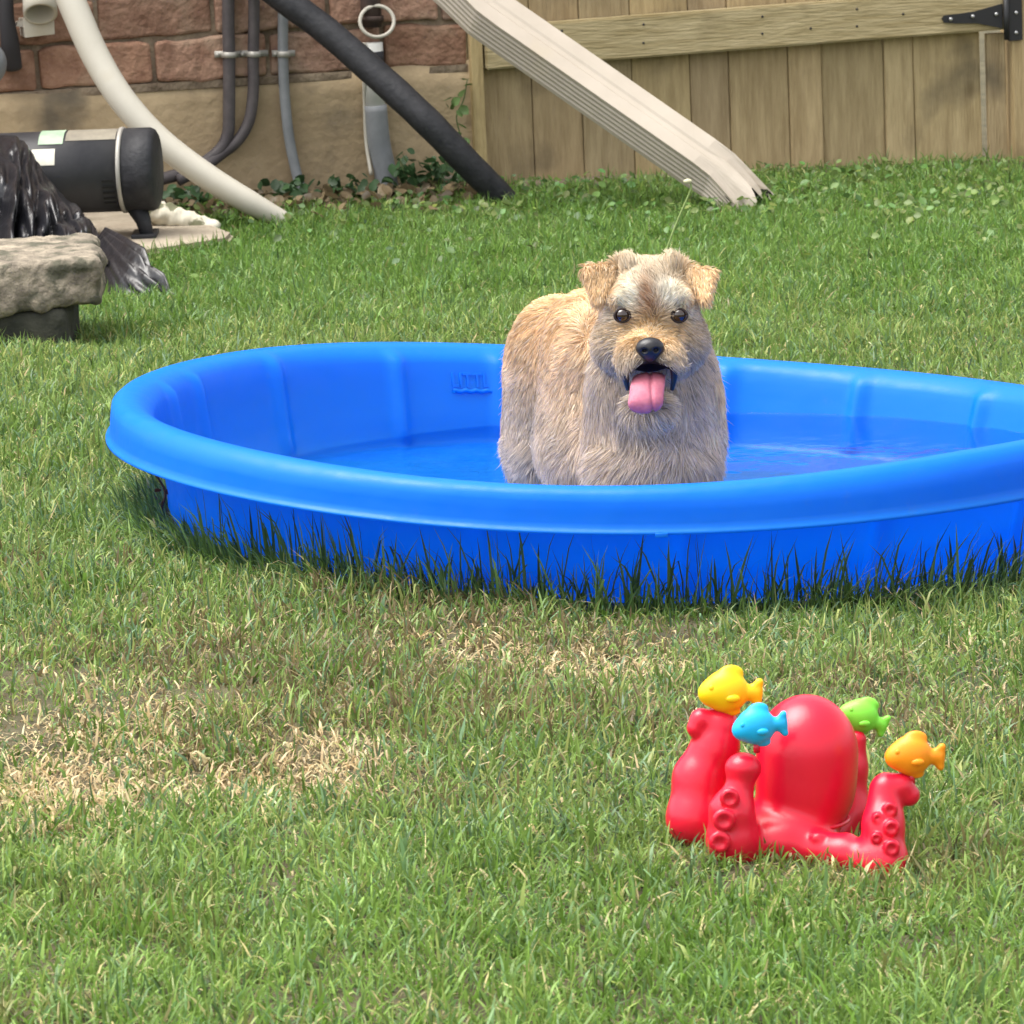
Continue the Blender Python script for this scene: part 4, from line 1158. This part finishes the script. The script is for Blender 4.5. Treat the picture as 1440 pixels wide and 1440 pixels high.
# ================================================================== TOY
TY = 5.36
tb0 = on_ground(1125, 1195)
toy = empty('octopus_toy', (tb0[0], TY, float(ground_z(tb0[0], TY))), 'glossy red plastic octopus sprinkler toy sitting on the grass', 'toy')
def T(px, py, dy=0.0): return at_y(px, py, TY + dy)
def toy_sdf(P):
    d = s_ell(P, T(1135, 1058, .0), (.0525, .052, .060))
    d = smin(d, s_ell(P, T(1132, 1115, .0), (.050, .049, .048)), .02)
    # skirt
    d = smin(d, s_ell(P, T(1100, 1172, -.01), (.058, .060, .036)), .012)
    d = smin(d, s_cap(P, T(1110, 1190, -.035), T(1180, 1205, -.045), .024, .020), .010)
    # back left tentacle
    d = smin(d, s_path(P, [T(1040, 1180, .01), T(978, 1150, .01), T(984, 1095, .02), T(1006, 1050, .025), T(1014, 1022, .025)], [.027, .028, .026, .023, .019], .012), .008)
    d = smin(d, s_path(P, [T(1006, 1018, .025), T(986, 1012, .02), T(979, 1024, .018)], [.016, .011, .010], .004), .006)
    # front tentacle
    d = smin(d, s_path(P, [T(1045, 1195, -.05), T(1030, 1180, -.062), T(1030, 1140, -.062), T(1040, 1108, -.058), T(1045, 1082, -.055)], [.025, .025, .022, .012, .0165], .010), .006)
    d = smin(d, s_ell(P, T(1045, 1080, -.055), (.0185, .017, .015)), .004)
    # right tentacle: along the ground, then up, tip curled right
    d = smin(d, s_path(P, [T(1130, 1190, -.05), T(1185, 1200, -.07), T(1228, 1212, -.085), T(1246, 1212, -.09), T(1242, 1160, -.075), T(1246, 1114, -.06)], [.020, .018, .020, .021, .020, .0175], .010), .006)
    d = smin(d, s_path(P, [T(1248, 1108, -.06), T(1266, 1106, -.06), T(1278, 1118, -.06)], [.016, .013, .0115], .004), .005)
    # back right tentacle carrying the green fish
    d = smin(d, s_path(P, [T(1170, 1170, .05), T(1195, 1140, .065), T(1198, 1080, .07), T(1205, 1040, .07)], [.022, .020, .015, .010], .010), .008)
    # suckers
    for (px, py, dy, r_) in ((1026, 1122, -.082, .0105), (1018, 1153, -.089, .0120), (1012, 1184, -.090, .0115), (1252, 1138, -.090, .0080), (1254, 1164, -.0985, .0088), (1254, 1192, -.108, .0088), (1234, 1150, -.092, .0055), (1232, 1178, -.102, .006)):
        c = T(px, py, dy)
        disc = s_ell(P, c, (r_, .006, r_)); disc = smax(disc, -s_ell(P, c + np.array([0, -.007, 0]), (r_ * .62, .006, r_ * .62)), .002)
        d = smin(d, disc, .002)
    for (px, py) in ((1150, 1178), (1170, 1185), (1192, 1180)):
        d = smin(d, s_ell(P, T(px, py, -.068), (.008, .007, .006)), .004)
    return d
a_ = T(930, 1250, -.12); b2_ = T(1300, 960, .12)
V, F = surfnet(toy_sdf, np.array([a_[0], TY - .13, a_[2] - .02]), np.array([b2_[0] + .02, TY + .12, b2_[2] + .02]), .0021)
link('octopus_body', mesh_np(V, F), m_red, toy)
# thin moulding seam collar round the head's foot
pts = []
c_ = T(1128, 1140, 0)
for t in np.linspace(0, 2 * math.pi, 49):
    pts.append(c_ + np.array([.0475 * math.cos(t), .0475 * math.sin(t), -.010]))
mb = MB(); mb.add(*tube(pts, .0022, 8)); link('head_collar', fixn(mb.mesh()), m_red, toy)
# spouts under fish are part of the octopus
def fish(c, s, m, tilt, label, pale=None):
    root = empty('fish_toy', c - np.array([0, 0, .018 * s]), label, 'toy', 'small plastic fish toys on the octopus arms')
    ct, st = math.cos(tilt), math.sin(tilt)
    def f(P):
        q = (P - c) / s
        q = np.stack([q[..., 0] * ct - q[..., 2] * st, q[..., 1], q[..., 0] * st + q[..., 2] * ct], -1)
        d = s_ell(q, (0, 0, 0), (.0205, .0135, .0195))
        d = smin(d, s_ell(q, (-.016, 0, -.003), (.009, .009, .009)), .008)
        d = smin(d, s_ell(q, (.004, 0, .018), (.0105, .0040, .0065)), .004)
        d = smin(d, s_ell(q, (.006, 0, -.0175), (.008, .0042, .005)), .003)
        d = smin(d, s_ell(q, (.0205, 0, 0), (.007, .0052, .0060)), .005)
        d = smin(d, s_tri(q, (.021, 0, 0), (.0295, 0, .010), (.0285, 0, -.001), .0036), .004)
        d = smin(d, s_tri(q, (.021, 0, 0), (.0295, 0, -.010), (.0285, 0, .001), .0036), .004)
        return d * s
    R = .05 * s
    V, F = surfnet(f, c - np.array([R, .02 * s, R * .7]), c + np.array([R, .02 * s, R * .7]), .0011)
    link('fish_body', mesh_np(V, F), m, root)
    def loc(x, y, z): 
        return c + s * np.array([x * ct + z * st, y, -x * st + z * ct])
    for sy in (-1, 1):
        cc = loc(.006, sy * .0125, -.004)
        V, F = surfnet(lambda P: s_ell(P, cc, (.0065 * s, .003 * s, .0038 * s)), cc - .009 * s, cc + .009 * s, .0008); link('side_fin', mesh_np(V, F), m, root)
        cc = loc(-.0135, sy * .0095, .004)
        V, F = surfnet(lambda P: s_ell(P, cc, (.0030 * s, .002 * s, .0030 * s)), cc - .005 * s, cc + .005 * s, .0006); link('eye', mesh_np(V, F), m, root)
    # peg it sits on
    mb = MB(); mb.add(*tube([c + np.array([0, 0, -.018 * s]), c + np.array([0, 0, -.028 * s])], .0035, 10)); link('peg', fixn(mb.mesh()), m_red, root)
fish(T(1021, 972, .02), 1.14, m_yel, .10, 'yellow plastic fish on the back left arm of the red octopus')
fish(T(1063, 1021, -.06), .98, m_blu, -.05, 'light blue plastic fish on the front arm, before the red head')
fish(T(1210, 1007, .075), .92, m_grn, .45, 'lime green plastic fish peeping out behind the red octopus head')
fish(T(1281, 1062, -.06), 1.05, m_org, .10, 'orange plastic fish on the right curled arm of the red octopus')

# ================================================================== PLANTS
def blades(name, x, y, h, wd, lean, curve, col, yaw=None, zoff=0.0, parent=None):
    n = len(x)
    z = ground_z(x, y) - .004 + zoff
    yaw = rng.uniform(0, 2 * math.pi, n) if yaw is None else yaw
    dx, dy = np.cos(yaw), np.sin(yaw)
    fa = rng.uniform(0, 2 * math.pi, n); sx, sy = np.cos(fa), np.sin(fa)       # blade width direction
    p0 = np.stack([x, y, z], 1)
    dirh = np.stack([dx, dy, np.zeros(n)], 1); S = np.stack([sx, sy, np.zeros(n)], 1) * wd[:, None] * .5
    a = lean
    def step(p, ang, l): return p + dirh * (np.sin(ang) * l)[:, None] + np.stack([np.zeros(n), np.zeros(n), np.cos(ang) * l], 1)
    p1 = step(p0, a, h * .38); p2 = step(p1, a + curve * .5, h * .34); p3 = step(p2, a + curve * 1.15, h * .28)
    VV = np.stack([p0 - S * .8, p0 + S * .8, p1 - S, p1 + S, p2 - S * .75, p2 + S * .75, p3], 1).reshape(-1, 3)
    b0 = (np.arange(n) * 7)[:, None]
    T_ = np.concatenate([b0 + np.array(q) for q in ((0, 1, 3), (0, 3, 2), (2, 3, 5), (2, 5, 4), (4, 5, 6))], 1).reshape(-1, 3)
    c7 = np.repeat(col, 7, axis=0)
    return mesh_np(VV, T_, c7)
# dry patches, placed on the lawn
patches = []
for (px, py, rx, ry, s) in ((120, 1105, .13, .24, 1.0), (50, 1060, .12, .26, .9), (190, 1020, .14, .26, .75), (330, 1095, .12, .18, .85), (450, 1080, .09, .17, 1.0), (150, 1125, .08, .10, 1.0),
                            (690, 920, .12, .18, .9), (830, 935, .14, .18, .8), (560, 950, .12, .18, .35), (330, 900, .08, .16, .3), (900, 1000, .15, .3, .25), (1270, 1050, .10, .3, .30), (1180, 1240, .14, .2, .35), (60, 1380, .14, .25, .25), (600, 1420, .14, .2, .25), (1380, 950, .12, .2, .25)):
    g = on_ground(px, py); patches.append((g[0], g[1], rx, ry, s))
def dryness(x, y):
    d = np.zeros_like(x)
    wx = x + .05 * (noise2(x, y, 14, 2) - .5); wy = y + .18 * (noise2(x, y, 9, 4) - .5)
    for (cx, cy, rx, ry, s) in patches: d = np.maximum(d, s * np.exp(-(((wx - cx) / rx) ** 2 + ((wy - cy) / ry) ** 2)))
    base = .07 + .24 * np.clip(noise2(x, y, 3.2, 7) * 1.6 - .6, 0, 1) * (y < 6.6)
    return np.clip(np.maximum(d, base), 0, 1)
OL = on_ground(480, 960)
def grass_colour(x, y, dry, n):
    A = np.array([.098, .190, .026]); B = np.array([.245, .350, .095]); Cc = np.array([.125, .215, .105]); Y = np.array([.34, .38, .12]); St = np.array([.74, .60, .36]); St2 = np.array([.56, .40, .21])
    t = np.clip(noise2(x, y, 5, 1) * .7 + noise2(x, y, 22, 3) * .5 - .1 + rng.normal(0, .22, n), 0, 1)[:, None]
    c = A * (1 - t) + B * t
    k = (rng.random(n) < .22)[:, None]; c = np.where(k, Cc * (.8 + .6 * rng.random((n, 1))), c)
    k = (rng.random(n) < .08 + .12 * (noise2(x, y, 2.1, 9) > .55))[:, None]; c = np.where(k, Y, c)
    dd = rng.random(n) < (dry * .95)
    s_ = rng.random((n, 1)); c = np.where(dd[:, None], St * s_ + St2 * (1 - s_), c)
    ol = np.clip(np.exp(-(((x - OL[0]) / .36) ** 2 + ((y - OL[1]) / .40) ** 2)) * 1.1 + .6 * (noise2(x, y, 4.3, 12) > .66) * (y < 6.9), 0, 1)
    kk = (rng.random(n) < .42 * ol)[:, None]; c = np.where(kk, np.array([.20, .155, .075]), c)
    nearv = (1 - sstep(4.9, 5.6, y))[:, None]; c = c * (1 - .30 * nearv) + .30 * nearv * np.array([.19, .35, .045])
    # leafy, more saturated green near the house
    far = sstep(8.6, 10.4, y)[:, None]; c = c * (1 - far * .5) + far * .5 * np.array([.13, .27, .04])
    return np.clip(c * rng.normal(1, .24, (n, 1)), .02, .8), dd
pr2 = (PR - .050) ** 2
pcx, pcy = (Pc + Pex * PCX + Pey * PCY)[:2]
def scatter(n, y0, y1, marg):
    y = np.sqrt(rng.uniform(y0 * y0, y1 * y1, n)); x = rng.uniform(-1, 1, n) * (.099 * y + marg)
    return x, y
wall_y = lambda x: WG[1] + WK * (x - WG[0])
padpoly = [(p[0], p[1]) for p in pp]
def in_poly(x, y, poly):
    c = np.zeros(len(x), bool); j = len(poly) - 1
    for i in range(len(poly)):
        xi, yi = poly[i]; xj, yj = poly[j]
        c ^= ((yi > y) != (yj > y)) & (x < (xj - xi) * (y - yi) / (yj - yi + 1e-12) + xi); j = i
    return c
def ok(x, y):
    k = ((x - pcx) ** 2 + (y - pcy) ** 2) > pr2
    k &= y < wall_y(x) - .03
    k &= ~in_poly(x, y, padpoly)
    k &= ~((x < XBLK) & (y > 8.98) & (y < 9.26))
    k &= ((x - tb0[0]) / .075) ** 2 + ((y - TY) / .055) ** 2 > 1
    return k
x1, y1 = scatter(430000, 4.25, 12.0, .06); x2, y2 = scatter(110000, 4.0, 12.2, .9)
x, y = np.concatenate([x1, x2]), np.concatenate([y1, y2])
# tussocks: pull part of the roots together
gxs = noise2(x, y, 30, 2)
k = ok(x, y) & (rng.random(len(x)) < .55 + .6 * gxs) & (rng.random(len(x)) < 1 - .55 * sstep(10.7, 11.4, y)) & ((x < .05) | (y < wall_y(x) - .15) | (rng.random(len(x)) < .25))
x, y = x[k], y[k]; n = len(x)
dry = dryness(x, y)
col, dead = grass_colour(x, y, dry, n)
h = rng.uniform(.020, .050, n) * (.45 + .75 * noise2(x, y, 9, 5) + .45 * noise2(x, y, 26, 8)) * (1 - .40 * dry)
wd = rng.uniform(.0016, .0036, n) * np.where(rng.random(n) < .06, 1.6, 1)
lean = np.abs(rng.normal(.36, .34, n)) + .35 * dead
curve = rng.normal(.9, .7, n) + .5 * dead
yaw = rng.uniform(0, 2 * math.pi, n)
ang = np.arctan2(y - pcy, x - pcx); nearp = np.sqrt((x - pcx) ** 2 + (y - pcy) ** 2) < PR + .04
yaw[nearp] = (ang + rng.uniform(-1.1, 1.1, n))[nearp]; curve = np.where(nearp, np.abs(curve), curve)
# long uncut fringe against the pool
rd = np.sqrt((x - pcx) ** 2 + (y - pcy) ** 2)
fr = (rd < PR + .02)
h[fr] *= rng.uniform(1.0, 1.5, fr.sum())
print('grass blades', n)
g_o = link('grass', blades('grass', x, y, h, wd, lean, curve, col, yaw), m_grass)
tag(g_o, 'short patchy green lawn grass with straw coloured dry spots', 'grass', kind='stuff')
# taller uncut blades round the pool foot; dark colour paints the lip's shade
n = 2000
t = rng.uniform(math.pi * .95, math.pi * 2.1, n); rr = PR - .040 + np.abs(rng.normal(0, .030, n))
x = pcx + rr * np.cos(t); y = pcy + rr * np.sin(t)
c = np.array([.075, .14, .04]) * rng.uniform(.6, 1.6, (n, 1)); 
hh = rng.gamma(3.2, .016, n) + .02; hh = np.minimum(hh, .12) * np.where(t < math.pi * 1.18, .55, 1)
lo_ = link('long_grass', blades('long', x, y, hh, rng.uniform(.002, .0042, n), np.abs(rng.normal(.15, .18, n)), np.abs(rng.normal(.30, .40, n)), c, t + rng.uniform(-1.3, 1.3, n)), m_grass)
tag(lo_, 'longer uncut grass blades, shade painted in dark, fringing the foot of the pool', 'grass', kind='stuff')

# broad leaves: clover and weeds near the house
def leaf_cloud(x, y, zz, size, col, tilt=.6):
    n = len(x)
    nrm = np.stack([rng.normal(0, tilt, n), rng.normal(0, tilt, n) - .25, np.ones(n)], 1); nrm /= np.linalg.norm(nrm, axis=1)[:, None]
    a = np.cross(nrm, rng.normal(0, 1, (n, 3))); a /= np.linalg.norm(a, axis=1)[:, None]; b = np.cross(nrm, a)
    c = np.stack([x, y, zz], 1)
    out = [c - a * size[:, None] * 1.0]
    prof_ = [(-.55, .55), (0.1, .8), (.65, .5)]
    L_, R_ = [], []
    for (u_, v_) in prof_:
        L_.append(c + a * size[:, None] * u_ + b * size[:, None] * v_ + nrm * size[:, None] * .18); R_.append(c + a * size[:, None] * u_ - b * size[:, None] * v_ + nrm * size[:, None] * .18)
    tip = c + a * size[:, None] * 1.05; mid = c
    VV = np.stack([out[0], L_[0], L_[1], L_[2], tip, R_[2], R_[1], R_[0], mid], 1).reshape(-1, 3)
    b0 = (np.arange(n) * 9)[:, None]
    T_ = np.concatenate([b0 + np.array((i, (i + 1) % 8, 8)) for i in range(8)], 1).reshape(-1, 3)
    return mesh_np(VV, T_, np.repeat(col, 9, axis=0))
n = 6500
x, y = scatter(n, 10.0, 11.95, .25)
k = ok(x, y) & ((x < .05) | (y < wall_y(x) - .13)) & (rng.random(n) < .12 + .88 * sstep(10.2, 11.0, y)) & (noise2(x, y, 8, 4) > .28); x, y = x[k], y[k]; n = len(x)
c = np.array([.10, .185, .045]) * rng.uniform(.5, 1.6, (n, 1)) * np.stack([rng.uniform(.8, 1.5, n), np.ones(n), rng.uniform(.8, 1.3, n)], 1)
zz = ground_z(x, y) + rng.uniform(.008, .036, n) * (.6 + .8 * noise2(x, y, 7, 2))
o = link('clover', leaf_cloud(x, y, zz, rng.uniform(.005, .011, n), c), m_leaf, smooth=False); tag(o, 'broad leaved clover and weeds in the grass before the wall', 'weeds', kind='stuff')
# brown litter at the wall foot left
n = 700
x = rng.uniform(-.95, -.05, n); y = wall_y(x) - np.abs(rng.normal(.0, .17, n)) - .03
k = ok(x, y); x, y = x[k], y[k]; n = len(x)
c = np.array([.20, .15, .085]) * rng.uniform(.4, 1.4, (n, 1))
o = link('leaf_litter', leaf_cloud(x, y, ground_z(x, y) + rng.uniform(.004, .035, n), rng.uniform(.008, .018, n), c, .8), m_leaf, smooth=False); tag(o, 'brown dead leaf litter on the soil at the foundation foot', 'litter', kind='stuff')

def stem_plant(name, label, pts, r0, col_s, leaves, col_l, cat='weed'):
    root = empty(name, pts[0], label, cat)
    mb = MB(); mb.add(*tube(catmull(pts, 6), [r0, r0 * .7], 8)); me = fixn(mb.mesh())
    link('stem', me, mat(name + '_stem', col_s, rough=.6), root)
    if leaves:
        L = np.array([q[:3] for q in leaves]); sz = np.array([q[3] for q in leaves])
        cc = np.array(col_l) * rng.uniform(.6, 1.5, (len(L), 1))
        me = leaf_cloud(L[:, 0], L[:, 1], L[:, 2], sz, cc, 1.2); link('leaves', me, m_leaf, root, smooth=False)
    return root
yd = 9.55
r_ = stem_plant('seed_stalk', 'single tall green seed stalk rising from the lawn behind the dog', [at_y(928, 392, yd), at_y(938, 350, yd), at_y(955, 305, yd), at_y(971, 268, yd), at_y(971, 258, yd)], .0022, (.22, .30, .10), None, None)
r_.location = r_.location
sc_ = at_y(967, 255, yd)
V, F = surfnet(lambda P: s_ell(P, sc_, (.008, .006, .0045)), sc_ - .012, sc_ + .012, .0015); link('flower_head', mesh_np(V, F), mat('pale_bud', (.50, .48, .32), rough=.8), r_)
P0 = [on_wall(*p) for p in ((650, 262, .05), (652, 230, .04), (650, 200, .035), (642, 165, .03), (652, 140, .03), (657, 112, .03))]
lv = []
for (px, py, s) in ((648, 215, .012), (655, 200, .013), (643, 190, .010), (650, 178, .012), (630, 140, .012), (641, 143, .013), (650, 132, .014), (655, 112, .015), (658, 120, .012), (653, 155, .014), (646, 160, .010), (637, 150, .009), (651, 228, .012), (644, 238, .014), (654, 243, .013), (628, 148, .008)):
    p = on_wall(px, py, .045); lv.append((*p, s))
stem_plant('climbing_vine', 'thin leafy vine climbing the foundation beside the corner post', P0, .002, (.10, .14, .05), lv, (.10, .17, .05), 'vine')
def bush(px, py, hpx, label, nl, spread=.05, colr=(.045, .095, .035)):
    b = on_wall(px, py, .10); b[2] = float(ground_z(b[0], b[1]))
    hh = hpx / 650
    lv = []
    for k in range(nl):
        t = random.random(); lv.append((b[0] + random.gauss(0, spread * (1 - .4 * t)), b[1] + random.gauss(0, .025), b[2] + .01 + hh * t, random.uniform(.008, .016)))
    stem_plant('weed_clump', label, [b, b + np.array([.003, 0, hh * .5]), b + np.array([-.004, 0, hh * .95])], .0025, (.08, .12, .04), lv, colr)
bush(568, 270, 62, 'small dark leaved weed right of the thick grey riser', 40, .016)
bush(620, 270, 48, 'dark green weed clump under the slanting black hose', 90, .045)
bush(480, 268, 30, 'low dark weed clump left of the thick grey riser', 70, .045)
bush(400, 268, 30, 'dark weed clump round the foot of the thin clamped pipe', 60, .04)
bush(270, 278, 32, 'dark weed tuft in the gap between motor and cream pipe', 60, .035)
# brown seedling at the pool's left foot
b0 = on_ground(222, 735)
stem_plant('seedling', 'dark red brown seedling beside the left foot of the pool', [b0, at_y(228, 712, b0[1]), at_y(232, 690, b0[1]), at_y(214, 660, b0[1])], .0022, (.06, .03, .02), [(*at_y(px, py, b0[1]), .006) for px, py in ((222, 690), (236, 692), (240, 685), (218, 700), (226, 708))], (.16, .06, .04))
